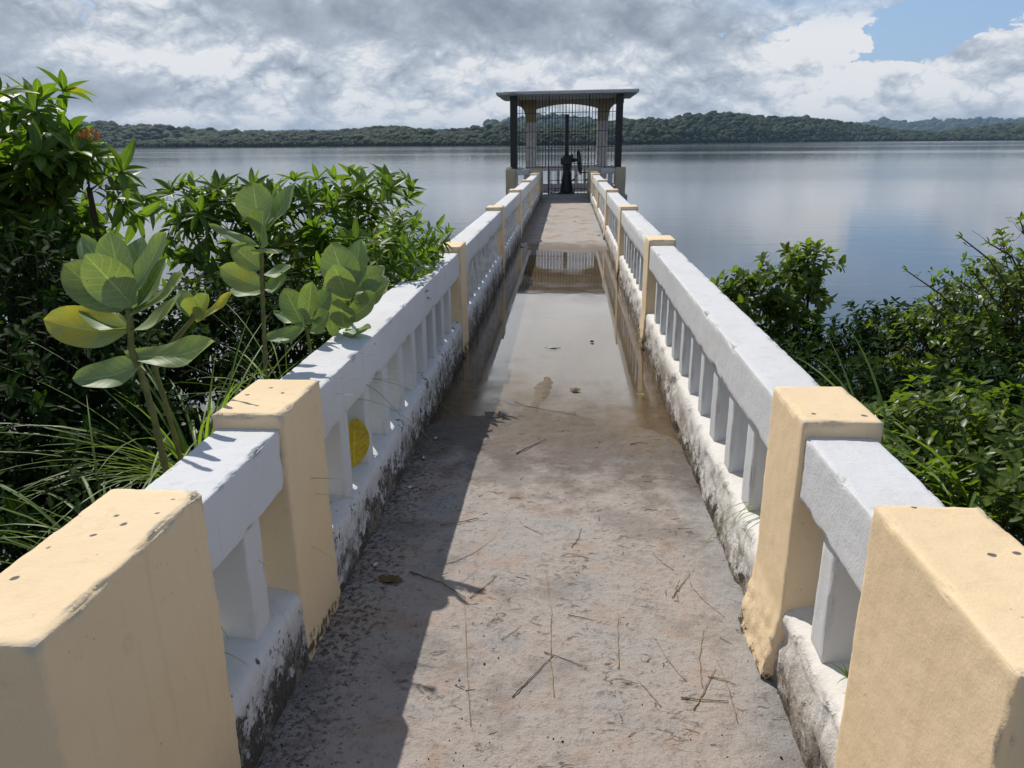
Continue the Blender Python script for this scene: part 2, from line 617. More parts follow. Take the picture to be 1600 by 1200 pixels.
def leaf_mat(name, colA, colB, trans=0.35, rough=0.42, spec=0.5, yellow=None, veins=False):
    mt, k, out = material(name)
    P = k.pos()
    tone = k.attr('tone')[2]
    col = k.mix(tone, colA, colB)
    n = k.noise(P, 18.0, 3)
    col = k.mix(k.mapr(n, 0.4, 0.8, 0, 0.35), col, tuple(c * 0.6 for c in colA))
    if yellow:
        yn = k.noise(P, 9.0, 3)
        ym = k.math('MULTIPLY', k.mapr(tone, 0.86, 0.94), k.mapr(yn, 0.35, 0.6))
        col = k.mix(ym, col, yellow)
    uv = k.attr('luv')[1]
    u, v, w_ = k.xyz(uv)
    rib = k.mapr(v, 0.02, 0.09 if not veins else 0.05, 1, 0)
    col = k.mix(k.math('MULTIPLY', rib, 0.5), col, tuple(min(1, c * 1.8 + 0.05) for c in colB))
    h = k.math('MULTIPLY', rib, -1.0)
    if veins:
        ph = k.math('FRACT', k.math('SUBTRACT', k.math('MULTIPLY', u, 8.0), k.math('MULTIPLY', v, 1.9)))
        vm = k.mapr(k.math('ABSOLUTE', k.math('SUBTRACT', ph, 0.5)), 0.0, 0.075, 1, 0)
        col = k.mix(k.math('MULTIPLY', vm, 0.28), col, tuple(min(1, c * 1.9 + 0.06) for c in colB))
        h = k.math('SUBTRACT', h, k.math('MULTIPLY', vm, 0.5))
        bl = k.math('MULTIPLY', k.mapr(k.voronoi(P, 55.0), 0.10, 0.2, 1, 0), k.mapr(k.noise(P, 14.0, 3), 0.52, 0.62))
        col = k.mix(k.math('MULTIPLY', bl, 0.8), col, (0.12, 0.08, 0.03))
        col = k.mix(k.mapr(k.noise(P, 7.0, 4, 0.6), 0.5, 0.72, 0, 0.5), col, (0.30, 0.30, 0.09))
        fz = k.noise(P, 260.0, 3, 0.6)
        col = k.mix(k.mapr(fz, 0.45, 0.8, 0, 0.25), col, (0.42, 0.48, 0.40))
    nb = k.bump(h, 0.35, 0.003)
    s1 = principled(k, None, col, rough, nb, spec)
    tr = k.n.new('ShaderNodeBsdfTranslucent')
    k.put(tr.inputs[0], k.mix(1.0, col, (1.8, 1.9, 0.5), 'MULTIPLY'))
    mx = k.n.new('ShaderNodeMixShader')
    mx.inputs[0].default_value = trans
    k.l.new(s1, mx.inputs[1])
    k.l.new(tr.outputs[0], mx.inputs[2])
    k.l.new(mx.outputs[0], out.inputs['Surface'])
    return mt


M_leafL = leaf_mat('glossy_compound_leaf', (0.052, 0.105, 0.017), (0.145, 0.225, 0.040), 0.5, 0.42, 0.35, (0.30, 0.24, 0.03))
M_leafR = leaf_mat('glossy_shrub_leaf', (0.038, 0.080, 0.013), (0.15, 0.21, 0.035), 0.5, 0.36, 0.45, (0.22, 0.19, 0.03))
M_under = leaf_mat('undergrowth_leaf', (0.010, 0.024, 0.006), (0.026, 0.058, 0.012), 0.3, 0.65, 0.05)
M_grass = leaf_mat('grass_blade', (0.09, 0.16, 0.025), (0.20, 0.28, 0.06), 0.4, 0.45, 0.4)
M_milk = leaf_mat('waxy_milkweed_leaf', (0.15, 0.225, 0.10), (0.25, 0.32, 0.15), 0.24, 0.5, 0.35, (0.50, 0.42, 0.06), veins=True)
M_yleaf = leaf_mat('yellowed_leaf', (0.50, 0.36, 0.01), (0.56, 0.42, 0.02), 0.15, 0.6, 0.3, veins=True)
_t = M_yleaf.node_tree
_p = [n for n in _t.nodes if n.type == 'BSDF_PRINCIPLED'][0]
_k = NT(_t)
_old = _p.inputs['Base Color'].links[0].from_socket
_pp = _k.pos()
_c = _k.mix(_k.mapr(_k.noise(_pp, 150.0, 5, 0.75), 0.52, 0.66, 0, 0.8), _old, (0.16, 0.07, 0.012))
_c = _k.mix(_k.mapr(_k.noise(_pp, 26.0, 4, 0.6), 0.45, 0.65, 0, 0.6), _c, (0.36, 0.19, 0.01))
_k.put(_p.inputs['Base Color'], _c)
M_bark = simple('brown_bark', (0.10, 0.075, 0.05), 0.85, 0.2, 0.5, scale=25, bump=0.6)
M_stem = simple('green_knobbly_stem', (0.17, 0.18, 0.06), 0.7, 0.3, 0.4, scale=40, bump=0.4)
M_straw = simple('dry_straw', (0.34, 0.25, 0.14), 0.8, 0.2, 0.5, scale=30)
M_twig = simple('dark_twig', (0.12, 0.085, 0.06), 0.85, 0.2, 0.5, scale=30)
M_dryleaf = simple('dry_brown_leaf', (0.20, 0.13, 0.06), 0.8, 0.2, 0.5, scale=30)
M_petal = simple('withered_pale_petal', (0.62, 0.52, 0.42), 0.8, 0.2, 0.35, scale=60)
M_flower = simple('orange_blossom', (0.62, 0.28, 0.07), 0.7, 0.2, 0.3, scale=60)
M_grit = simple('dark_grit', (0.03, 0.025, 0.022), 0.8, 0.2, 0.5, scale=60)


def soil_mat():
    mt, k, out = material('dark_bank_soil')
    P = k.pos()
    c = k.mix(k.mapr(k.noise(P, 3.0, 6, 0.6), 0.35, 0.7), (0.05, 0.042, 0.03), (0.035, 0.045, 0.02))
    principled(k, out, c, 0.9, k.bump(k.noise(P, 20.0, 6, 0.7), 1.0, 0.05), 0.2)
    return mt


def water_mat():
    mt, k, out = material('lake_water')
    P = k.pos()
    x, y, z = k.xyz(P)
    # ripples: finer near the shore, with calm lanes between breezy ones
    r1 = k.noise(k.vmul(P, (1.0, 2.2, 1.0)), 2.6, 3, 0.6)
    r2 = k.noise(k.vmul(P, (0.7, 2.0, 1.0)), 0.35, 4, 0.6)
    lanes = k.noise(k.vmul(P, (0.0012, 0.011, 1.0)), 1.0, 5, 0.6)
    r1 = k.math('MULTIPLY', r1, k.mapr(lanes, 0.42, 0.66, 0.3, 0.85))
    h = k.math('ADD', k.math('MULTIPLY', r1, 0.6), k.math('MULTIPLY', r2, 0.55))
    b = k.bump(h, 0.17, 0.10)
    rg = k.mapr(lanes, 0.40, 0.68, 0.05, 0.13)
    s = principled(k, out, (0.04, 0.052, 0.06), rg, b, 0.5)
    return mt


def puddle_mat():
    mt, k, out = material('puddle_water')
    P = k.pos()
    h = k.noise(k.vmul(P, (1.0, 1.6, 1.0)), 3.0, 3, 0.5)
    hp = k.noise(P, 40.0, 3, 0.5)
    b = k.bump(k.math('ADD', h, k.math('MULTIPLY', hp, 0.03)), 0.015, 0.02)
    dt = k.n.new('ShaderNodeVectorMath')
    dt.operation = 'DOT_PRODUCT'
    gi = k.n.new('ShaderNodeNewGeometry')
    k.put(dt.inputs[0], gi.outputs['Incoming'])
    k.put(dt.inputs[1], b)
    cosv = k.math('MINIMUM', k.math('ABSOLUTE', dt.outputs['Value']), 1.0)
    film = k.mapr(k.math('ADD', k.math('ADD', k.xyz(P)[1], k.math('MULTIPLY', k.xyz(P)[0], 0.4)), k.math('MULTIPLY', k.math('SUBTRACT', k.noise(P, 4.0, 5, 0.65), 0.5), 2.6)), 4.3, 5.7, 0.0, 1.0)
    frv = k.math('ADD', 0.03, k.math('MULTIPLY', 0.97, k.math('POWER', k.math('SUBTRACT', 1.0, cosv), 3.4)))
    gl = k.n.new('ShaderNodeBsdfGlossy')
    k.put(gl.inputs['Roughness'], k.math('ADD', k.mapr(k.noise(P, 1.7, 4, 0.6), 0.45, 0.62, 0.015, 0.08), k.math('MULTIPLY', k.math('SUBTRACT', 1.0, film), 0.16)))
    k.put(gl.inputs['Normal'], b)
    tr = k.n.new('ShaderNodeBsdfTransparent')
    tr.inputs[0].default_value = (0.86, 0.80, 0.70, 1)
    mx = k.n.new('ShaderNodeMixShader')
    k.put(mx.inputs[0], k.math('MULTIPLY', frv, k.math('ADD', 0.45, k.math('MULTIPLY', film, 0.55))))
    k.l.new(tr.outputs[0], mx.inputs[1])
    k.l.new(gl.outputs[0], mx.inputs[2])
    k.l.new(mx.outputs[0], out.inputs['Surface'])
    return mt


def forest_mat():
    mt, k, out = material('forest_canopy')
    P = k.pos()
    tone = k.attr('tone')[2]
    c = k.mix(tone, (0.012, 0.026, 0.014), (0.050, 0.078, 0.026))
    c = k.mix(k.mapr(k.noise(P, 0.6, 4, 0.7), 0.45, 0.7, 0, 0.6), c, (0.012, 0.024, 0.012))
    principled(k, out, c, 0.8, k.bump(k.noise(P, 0.9, 5, 0.7), 1.0, 2.0), 0.2)
    return mt


M_soil, M_water, M_puddle, M_forest, M_deck = soil_mat(), water_mat(), puddle_mat(), forest_mat(), deck_mat()
LAKE = -2.8

# ------------------------------------------------------------------ terrain and lake
lake = mesh_obj('lake_water', [(-8900, -200, LAKE), (8900, -200, LAKE), (8900, 11400, LAKE), (-8900, 11400, LAKE)], [(0, 1, 2, 3)], M_water, smooth=False)
struct(lake)


def bank_z(x, y):
    t = min(max((y - 0.5) / 10.5, 0), 1)
    side = min(max((abs(x + 0.1) - 0.9) / 6, 0), 1)
    z = -0.75 - 2.6 * t ** 0.9 - 0.5 * side
    z += 0.10 * fbm((x * .7, y * .7, 1.0)) + 0.03 * fbm((x * 4, y * 4, 2.0))
    if y > 11:
        z -= (y - 11) * 0.25
    return z


gx = np.concatenate([np.linspace(-60, -9, 14), np.linspace(-8.4, 8.4, 60), np.linspace(9, 60, 14)])
gy = np.concatenate([np.linspace(-60, -3, 12), np.linspace(-2.5, 13, 56), np.linspace(15, 30, 5)])
gv = [(x, y, bank_z(x, y)) for y in gy for x in gx]
nx_ = len(gx)
gf = np.array([(j * nx_ + i, j * nx_ + i + 1, (j + 1) * nx_ + i + 1, (j + 1) * nx_ + i) for j in range(len(gy) - 1) for i in range(nx_ - 1)])
struct(mesh_obj('bank_ground', gv, gf, M_soil))

rng = np.random.default_rng(11)
random.seed(11)


def ico(sub):
    bm = bmesh.new()
    bmesh.ops.create_icosphere(bm, subdivisions=sub, radius=1)
    v = np.array([q.co[:] for q in bm.verts])
    f = np.array([[w.index for w in q.verts] for q in bm.faces])
    bm.free()
    return v, f


ICO_V, ICO_F = ico(2)
ICO1_V, ICO1_F = ico(1)


def crowns(name, pts, sizes, tones, parent=None, lod=1):
    bv, bf = ICO_V, ICO_F
    n, m_ = len(pts), len(bv)
    jit = 1 + rng.uniform(-0.26, 0.22, (n, m_, 1))
    sc_ = sizes[:, None, :] * jit
    v = bv[None] * sc_ + pts[:, None, :]
    f = bf[None] + (np.arange(n) * m_)[:, None, None]
    tn = np.repeat(tones[:, None], m_, 1) + rng.uniform(-.15, .15, (n, m_))
    return mesh_obj(name, v.reshape(-1, 3), f.reshape(-1, 3), M_forest, parent, smooth=True, tone=tn.ravel())


def hill(name, prof, depth, tree, density, dist=None, drop=5.0):
    """prof: (px, ridge_y, shore_y); terrain rising from the shore to the ridge, then falling behind"""
    xs = np.arange(prof[0][0], prof[-1][0] + 1, 9.0)
    ry = np.interp(xs, [p[0] for p in prof], [p[1] for p in prof])
    sy = np.interp(xs, [p[0] for p in prof], [p[2] for p in prof])
    rows = 14
    V_ = []
    cols = []
    for i, px in enumerate(xs):
        if dist is None:
            s = atz(px, sy[i], LAKE)
            D0 = math.hypot(s[0], s[1])
        else:
            D0 = dist
        D0 *= 1 + 0.012 * mn.noise(Vector((px * .03, 3.3, depth)))
        v = ray(px, ry[i])
        hxy = math.hypot(v[0], v[1])
        ux, uy = v[0] / hxy, v[1] / hxy
        D1 = D0 + depth
        zr = CAM[2] + v[2] / hxy * D1 - drop
        col = []
        for r in range(rows):
            t = r / (rows - 4)
            if t <= 1:
                D = D0 + depth * t
                z = LAKE - 0.6 + (zr - LAKE) * (math.sin(t * math.pi / 2) ** 0.85)
                z += (zr - LAKE) * 0.10 * math.sin(math.pi * min(t, 1)) * mn.noise(Vector((px * .02, t * 3, 7.0)))
            else:
                D = D1 + depth * (t - 1) * 3
                z = LAKE + (zr - LAKE) * (1 - (t - 1) / 0.3)
            p = (CAM[0] + ux * D, CAM[1] + uy * D, z)
            col.append(p)
        cols.append(col)
    nr = rows
    verts = [p for c in cols for p in c]
    faces = np.array([(i * nr + j, (i + 1) * nr + j, (i + 1) * nr + j + 1, i * nr + j + 1) for i in range(len(cols) - 1) for j in range(nr - 1)])
    struct(mesh_obj(name, verts, faces, M_forest, tone=np.full(len(verts), 0.2)))
    C_ = np.array(cols)
    if density:
        span = np.linalg.norm(C_[0, 0, :2] - C_[-1, 0, :2])
        n = int(span * depth / (tree * tree) * density)
        ui = rng.uniform(0, len(cols) - 1.001, n)
        vj = rng.uniform(0, 1, n) ** 1.15 * (rows - 4 + 0.6)
        i0, j0 = ui.astype(int), vj.astype(int)
        fi, fj = (ui - i0)[:, None], (vj - j0)[:, None]
        P = (C_[i0, j0] * (1 - fi) + C_[i0 + 1, j0] * fi) * (1 - fj) + (C_[i0, j0 + 1] * (1 - fi) + C_[i0 + 1, j0 + 1] * fi) * fj
        hs = tree * rng.uniform(0.45, 1.35, n) * np.where(rng.random(n) < 0.04, 1.35, 1.0)
        big = np.array([mn.noise(Vector((p[0] * .008, p[1] * .008, 0.0))) for p in P])
        hs *= 1 + 0.25 * big
        hs[vj < 1.0] *= 0.75
        P[:, 2] += hs * 0.45
        sz = np.stack([hs * .72, hs * .72, hs * .62], 1)
        tn = np.clip(0.45 + 0.9 * big + rng.normal(0, .32, n), 0, 1)
        o = crowns('forest_' + name, P, sz, tn)
        o['kind'] = 'stuff'
    return C_


hill('distant_hill', [(760, 200, 0), (820, 191, 0), (870, 189, 0), (930, 195, 0), (960, 200, 0)], 900, 30, 0.6, dist=3600, drop=2)
hill('distant_ridge', [(1320, 200, 0), (1370, 196, 0), (1450, 195, 0), (1480, 193, 0), (1600, 191, 0), (1720, 190, 0)], 1500, 34, 0.4, dist=6500, drop=2)
hill('distant_range', [(380, 205, 0), (470, 202, 0), (560, 203, 0), (640, 206, 0)], 1500, 24, 0.35, dist=7500, drop=34)
hill('far_hills', [(-160, 200, 0), (60, 197, 0), (100, 195, 0), (130, 193, 0), (170, 194, 0), (195, 196, 0), (230, 195.5, 0), (250, 201, 0), (300, 204, 0), (360, 206.5, 0), (440, 207, 0), (520, 211, 0)], 500, 14, 0.9, dist=1750, drop=14)
hill('right_far_hills', [(1440, 216, 0), (1480, 207, 0), (1520, 202, 0), (1580, 196, 0), (1620, 195, 0), (1740, 196, 0)], 700, 14, 0.8, dist=2300, drop=14)
hill('left_hills', [(-160, 222, 232), (200, 224, 230.5), (260, 218, 230.4), (340, 212, 230), (420, 207.5, 229.6), (470, 205.5, 229), (540, 204, 228.8), (570, 200, 228.5), (600, 197.5, 228.3), (625, 198, 228.2), (650, 202, 228), (700, 203, 227.8),
                    (740, 201, 227.6), (770, 197, 227.4), (800, 196, 227.2), (860, 199, 226.8), (960, 205, 226)], 330, 8.0, 1.0, drop=9.5)
hill('right_hills', [(900, 200, 226.4), (940, 192, 226), (975, 190, 225.6), (1010, 185.5, 225.2), (1050, 187, 224.6), (1070, 181, 224.2), (1110, 177.5, 223.6), (1165, 177.5, 223), (1195, 183, 222.6), (1240, 184, 222), (1290, 186.5, 221.4),
                     (1330, 192, 220.9), (1370, 199, 220.6), (1400, 203, 220.4), (1470, 206, 220), (1500, 208, 219.8), (1560, 211, 219.4), (1620, 214, 219), (1740, 215, 218.5)], 420, 9.0, 1.0, drop=10)

# ------------------------------------------------------------------ walkway deck and puddle
PUD = -0.062


def deck_z(x, y):
    base = S_Y * y + S_X * x
    low = PUD - 0.016
    a = min(max((y - 3.3 + 0.25 * x) / 1.75, 0), 1)
    b = min(max((12.6 - y) / 1.1, 0), 1)
    a, b = a * a * (3 - 2 * a), b * b * (3 - 2 * b)
    w = a * b
    z = base * (1 - w) + (low + S_X * x * 0.2) * w
    gut = max(0, (abs(x + 0.04) - 0.55)) * 0.06
    z -= gut * (1 if 3.2 < y < 12.8 else 0.4)
    z += 0.0055 * mn.noise(Vector((x * 1.6, y * 1.3, 5.0))) + 0.0035 * mn.noise(Vector((x * 6, y * 6, 9.0)))
    # a low hump of deck that just breaks the water, and a ragged near shore
    ux, uy = x + 0.10 + (y - 5.1) * -0.12, y - 5.05
    z += 0.026 * math.exp(-(ux / 0.085) ** 2 - (uy / 0.42) ** 2)
    if 3.4 < y < 6.0:
        e_ = min(1, (y - 3.4) * 2, (6.0 - y) * 1.5)
        z += e_ * (0.010 * mn.noise(Vector((x * 4.5, y * 3.0, 1.0))) + 0.0055 * mn.noise(Vector((x * 15, y * 13, 1.0))))
    r = mn.noise(Vector((x * 19, y * 30, 2.0)))
    z += (0.0022 * r + 0.0016 * mn.noise(Vector((x * 55, y * 75, 2.0)))) * (1 - 0.6 * w)
    if y > 12.6:
        z -= 0.0
    return z


dxs = np.arange(-0.90, 0.80, 0.0125)
dys = np.concatenate([np.arange(0.3, 1.3, 0.05), np.arange(1.3, 5.2, 0.0125), np.arange(5.2, 9, 0.03), np.arange(9, 24.9, 0.06)])
dv = [(x, y, deck_z(x, y)) for y in dys for x in dxs]
n_ = len(dxs)
ii, jj = np.meshgrid(np.arange(n_ - 1), np.arange(len(dys) - 1))
q0 = (jj * n_ + ii).ravel()
df = np.stack([q0, q0 + 1, q0 + n_ + 1, q0 + n_], 1)
struct(mesh_obj('walkway_deck', dv, df, M_deck))
slab = MB()
slab.box(-1.03, 0.94, -1.5, 25.0, -0.45, -0.14)
struct(slab.obj('walkway_slab', M_slab))
app = MB()
app.box(-0.9, 0.8, -1.5, 0.3, -0.14, -0.02)
struct(app.obj('walkway_landing', M_deck))
ps = mesh_obj('puddle_water', [(-0.87, 3.3, PUD), (0.76, 3.3, PUD), (0.76, 13.2, PUD), (-0.87, 13.2, PUD)], [(0, 1, 2, 3)], M_puddle, smooth=False)
struct(ps)

# ------------------------------------------------------------------ railings
L_IN, L_OUT, R_IN, R_OUT = -0.788, -1.008, 0.705, 0.918
CAP = 0.856
SIDES = {
    'left': dict(s=-1, inn=-0.788, posts=[(2.04, 2.40), (5.905, 6.255), (9.87, 10.22), (13.85, 14.2), (17.7, 18.05), (21.75, 22.1), (23.3, 23.65)]),
    'right': dict(s=1, inn=0.705, posts=[(2.015, 2.35), (6.235, 6.58), (9.71, 10.05), (13.47, 13.82), (17.37, 17.72), (21.35, 21.7), (23.0, 23.35)]),
}


def bx2(s, inn, a, b, y0, y1, z0, z1, r, step, fn):
    """box spanning a..b metres outward from the inner railing line"""
    xa, xb = inn + s * a, inn + s * b
    return rbox(min(xa, xb), max(xa, xb), y0, y1, z0, z1, r, step, fn)


BAL = {}


def railing(side, label):
    D = SIDES[side]
    s, inn = D['s'], D['inn']
    root = thing('railing', label, 'railing', (0, 0, 0))
    # end pier nearest the viewer
    y0, y1 = (0.957, 1.535) if s < 0 else (0.962, 1.515)
    fn = plaster(3 + s, 0.0028, 0.0014, 0.008)
    v, f = bx2(s, inn, 0, 0.222, y0, y1, -0.14, CAP, 0.010, 0.012, fn)
    mesh_obj('end_pier', sh(v), f, M_creampit, root)
    for n, (a, b) in enumerate(D['posts']):
        near = n < 2
        step = (0.014, 0.03, 0.08)[min(n, 2)]
        base = plaster(11 + n + 5 * s, 0.0025, 0.0012, 0.006)

        def fn(p, nn, base=base, a=a, b=b, n=n):
            q = base(p, nn)
            # rough mortar foot spreading on to the walkway
            k_ = max(0.0, (0.24 - p.z) / 0.36)
            if (p.x - inn) * s < 0.10 and n < 4:
                rg = 0.5 + 0.5 * fbm((p.x * 20, p.y * 20, p.z * 20), 3)
                fl = 1.0 if (s > 0 and n == 0) else (0.25 if s < 0 else 0.5)
                q.x -= s * fl * (0.050 * k_ ** 1.3 + 0.018 * rg * min(1, k_ * 3))
                if fl == 1.0:
                    q.x += s * 0.006 * min(1, k_ * 3) * abs(mn.noise(Vector((p.x * 60, p.y * 60, p.z * 60))))
            return q
        v, f = bx2(s, inn, 0, 0.218, a, b, -0.14, CAP, 0.009 if n < 3 else 0.014, step, fn)
        mesh_obj('post', sh(v), f, M_creampit if n == 0 else M_cream, root)
    # bays
    bays = [(y1, D['posts'][0][0])] + [(D['posts'][i][1], D['posts'][i + 1][0]) for i in range(len(D['posts']) - 1)]
    bays.append((D['posts'][-1][1], 25.05))
    for n, (a, b) in enumerate(bays):
        step = (0.012, 0.02, 0.05)[min(n, 2)]
        e_ = 0.004
        v, f = bx2(s, inn, 0.012, 0.200, a - e_, b + e_, 0.622, 0.812, 0.006, step, plaster(40 + n + 9 * s, 0.0028, 0.0012, 0.007 if n < 3 else 0.003))
        mesh_obj('top_rail', sh(v), f, M_white, root)
        # plinth
        ys = np.arange(a - e_, b + e_ + 1e-6, (b - a + 2 * e_) / max(2, int((b - a) / (0.011, 0.014, 0.04, 0.08)[min(n, 3)])))
        inner = [(0.02, -0.16), (0.006, -0.06), (0.0, 0.0), (0.0, 0.04), (0.0, 0.08), (0.0, 0.12), (0.002, 0.16), (0.002, 0.195), (0.004, 0.222), (0.009, 0.240), (0.020, 0.251), (0.04, 0.259), (0.075, 0.266), (0.12, 0.272), (0.20, 0.270), (0.21, 0.0), (0.21, -0.16)]
        if s < 0:
            inner = [(p, z * 1.0) for p, z in inner]
        rows = []
        for y in ys:
            for m_, (o, z) in enumerate(inner):
                q = Vector((o * 2, y, z))
                rough = 1.0 if 1 < m_ < 13 else 0.0
                A = (0.013 if s > 0 else 0.007) * (1.0 if n < 2 else 0.6)
                up_ = max(0.0, min(1.0, (z - 0.17) / 0.05))
                r1 = fbm((o * 9 + 3 * s, y * 5.5, z * 9), 2) * (1 - .6 * up_)
                r2 = fbm((o * 34, y * 30, z * 34 + s), 3)
                r3 = abs(mn.noise(Vector((o * 55, y * 48, z * 60 + 9 * s))))
                lay = mn.noise(Vector((y * 9, z * 40 + 3 * mn.noise(Vector((y * 3, 0, 0))), 3.0 * s)))
                big = (1.0 if n < 3 else 0.5) * (1 - 0.55 * up_)
                dd = big * rough * ((0.0022 * r1 + 0.004 * r2 - 0.007 * r3 + 0.004 * lay) if s > 0 else (0.003 * r1 + 0.003 * r2 - 0.002 * r3))
                # pieces of render have fallen off the lower face
                if s > 0:
                    hole = mn.noise(Vector((y * 4.2, z * 13, 20.0))) + 0.4 * mn.noise(Vector((y * 21, z * 40, 21.0)))
                    if hole > 0.12 and z < 0.24:
                        dd -= min(0.016, (hole - 0.12) * 0.16) * rough
                spill = 0.005 * max(0, 1 - abs(z + 0.04) / 0.12) * big
                rows.append((inn + s * (o - dd - spill * rough), y, z + (0.004 * r1 + 0.002 * r2) * (1 if 6 < m_ < 14 else 0)))
        m_ = len(inner)
        fs = np.array([(i * m_ + j, i * m_ + j + 1, (i + 1) * m_ + j + 1, (i + 1) * m_ + j) for i in range(len(ys) - 1) for j in range(m_ - 1)])
        mesh_obj('plinth', sh(rows), fs, M_plinthL if s < 0 else M_plinthR, root)
        # balusters
        L = b - a
        cnt = {0: 1}.get(n, max(1, int(round(L / 0.355)) - 1))
        for i in range(cnt):
            yc = a + L * (i + 1) / (cnt + 1) if n else a + L * 0.60
            hi = n < 2
            key = (s, hi)
            if key not in BAL:
                v, f = rbox(-0.062, 0.062, -0.048, 0.048, 0.255, 0.626, 0.006, 0.02 if hi else 0.4, plaster(60 + s, 0.003, 0.001, 0.003))
                o = mesh_obj('baluster', v, f, M_baluster, root)
                BAL[key] = o
            else:
                o = BAL[key].copy()
                COL.objects.link(o)
                o.parent = root
            xx = inn + s * 0.100
            o.location = (xx, yc, S_Y * yc + S_X * xx)
            o.rotation_euler = (0, 0, random.uniform(-0.05, 0.05))
            if n == 0:
                o.scale = (1.0, 1.15, 1.0)
    return root


rl = railing('left', 'white concrete railing with cream posts, its inner face shaded, left of the walkway')
rr = railing('right', 'white concrete railing with cream posts and crumbling plinth, right of the walkway')
rl['group'] = rr['group'] = 'railings along the walkway'

# ------------------------------------------------------------------ gate tower
def tower():
    t = thing('gate_tower', 'open concrete gate house with flat roof and barred front at the end of the walkway', 'gate house', (0, 0, 0))
    b = MB(); b.box(-2.0, 1.95, 25.0, 28.3, -0.30, 0.05, 0.02); b.box(-1.15, 1.1, 24.6, 25.0, -0.30, 0.03, 0.02)
    b.obj('floor_slab', M_slab, t)
    b = MB(); b.box(-1.8, 1.75, 25.3, 28.1, -8.0, -0.30, 0.02); b.obj('shaft', M_slab, t)
    # roof: slab with a drip edge, very slightly uneven
    v, f = rbox(-2.20, 2.16, 24.8, 28.3, 3.10, 3.19, 0.012, 0.12, plaster(5, 0.016, 0.006, 0.01))
    mesh_obj('roof', sh(v), f, M_roof, t)
    b = MB()
    b.box(-1.98, 1.95, 25.0, 28.1, 3.19, 3.215, 0.01)
    b.obj('roof_topping', M_creamtower, t)
    Y0 = 25.1
    # low wall piers
    for (x0, x1) in ((-1.95, -1.62), (-1.17, -0.76), (0.67, 1.065), (1.55, 1.88)):
        v, f = rbox(x0, x1, Y0, Y0 + 0.34, 0.05, 0.905, 0.02, 0.08, plaster(x0, 0.006, 0.003, 0.02))
        mesh_obj('pier', sh(v), f, M_creamtower, t)
    for (x0, x1) in ((-1.95, -1.62), (1.55, 1.88)):
        b = MB(); b.box(x0 + .01, x1 - .01, Y0 + .01, 27.5, -2.2, 0.05, 0.02); b.obj('pier_footing', M_creamtower, t)
    for (x0, x1) in ((-1.615, -1.175), (1.07, 1.545)):
        b = MB()
        b.box(x0, x1, Y0 + 0.06, Y0 + 0.26, 0.70, 0.885, 0.01)
        b.box(x0, x1, Y0 + 0.04, Y0 + 0.28, 0.05, 0.32, 0.01)
        b.box((x0 + x1) / 2 + 0.02, (x0 + x1) / 2 + 0.16, Y0 + 0.1, Y0 + 0.22, 0.32, 0.70, 0.005)
        b.obj('front_parapet', M_lilac, t)
    # broken plaster lumps left on the wall tops where the columns were cut in
    for n, (cx, w) in enumerate(((-1.80, 0.30), (-1.45, 0.25), (1.25, 0.20), (1.45, 0.2), (0.9, .2))):
        for q in range(7):
            px_ = cx + random.uniform(-w / 2, w / 2)
            r = random.uniform(0.02, 0.05)
            vv = ICO1_V * np.array([r * 1.2, r, r]) * (1 + rng.uniform(-.35, .35, (len(ICO1_V), 1))) + np.array([px_, Y0 + random.uniform(.05, .25), 0.905 + r * .3])
            mesh_obj('plaster_lump', sh(vv), ICO1_F, M_lilac if n % 2 else M_creamtower, t, smooth=False)
    # front columns, dark
    for (x0, x1) in ((-1.80, -1.575), (1.53, 1.73)):
        b = MB(); b.box(x0, x1, Y0 + 0.06, Y0 + 0.28, 0.90, 3.10, 0.008); b.obj('front_column', M_dark, t)
    # back columns with flared ochre capitals and arched beam
    YB = 27.75
    for s, (x0, x1) in ((-1, (-1.44, -1.08)), (1, (1.04, 1.40))):
        b = MB(); b.box(x0, x1, YB, YB + 0.3, 0.05, 2.38, 0.01); b.obj('back_column', M_lilac, t)
        # capital: outline in x-z with concave flare on the outer side
        xo = x0 if s < 0 else x1
        xi = x1 if s < 0 else x0
        pr = [(xi, 2.38), (xi, 3.10)]
        arc = []
        for q in range(9):
            a = q / 8 * math.pi / 2
            arc.append((xo + s * 0.30 * (1 - math.cos(a)) + s * 0.02, 2.55 + 0.38 * math.sin(a)))
        out = arc[::-1]
        poly = pr + [(xo + s * 0.52, 3.10), (xo + s * 0.52, 2.94)] + out + [(xo, 2.38)]
        v = [(x, YB - .02, z) for x, z in poly] + [(x, YB + .32, z) for x, z in poly]
        n = len(poly)
        fcs = [tuple(range(n)) if s < 0 else tuple(range(n))[::-1], tuple(range(n, 2 * n))[::-1] if s < 0 else tuple(range(n, 2 * n))]
        fcs += [(i, (i + 1) % n, n + (i + 1) % n, n + i) for i in range(n)]
        mesh_obj('capital', sh(v), fcs, M_ochre, t, smooth=False)
    for yb, zz in ((YB + 0.01, 0),):
        xs = np.linspace(-1.08, 1.04, 21)
        top = [(x, 3.10) for x in xs]
        bot = [(x, 2.80 + 0.155 * (1 - ((x + 0.02) / 1.06) ** 2)) for x in xs]
        v = []
        for yy in (yb, yb + 0.27):
            v += [(x, yy, z) for x, z in bot] + [(x, yy, z) for x, z in top]
        n = len(xs)
        f = []
        for i in range(n - 1):
            f += [(i, i + 1, n + i + 1, n + i), (2 * n + i, 3 * n + i, 3 * n + i + 1, 2 * n + i + 1), (i, 2 * n + i, 2 * n + i + 1, i + 1)]
        mesh_obj('arched_beam', sh(v), f, M_creamtower, t, smooth=False)
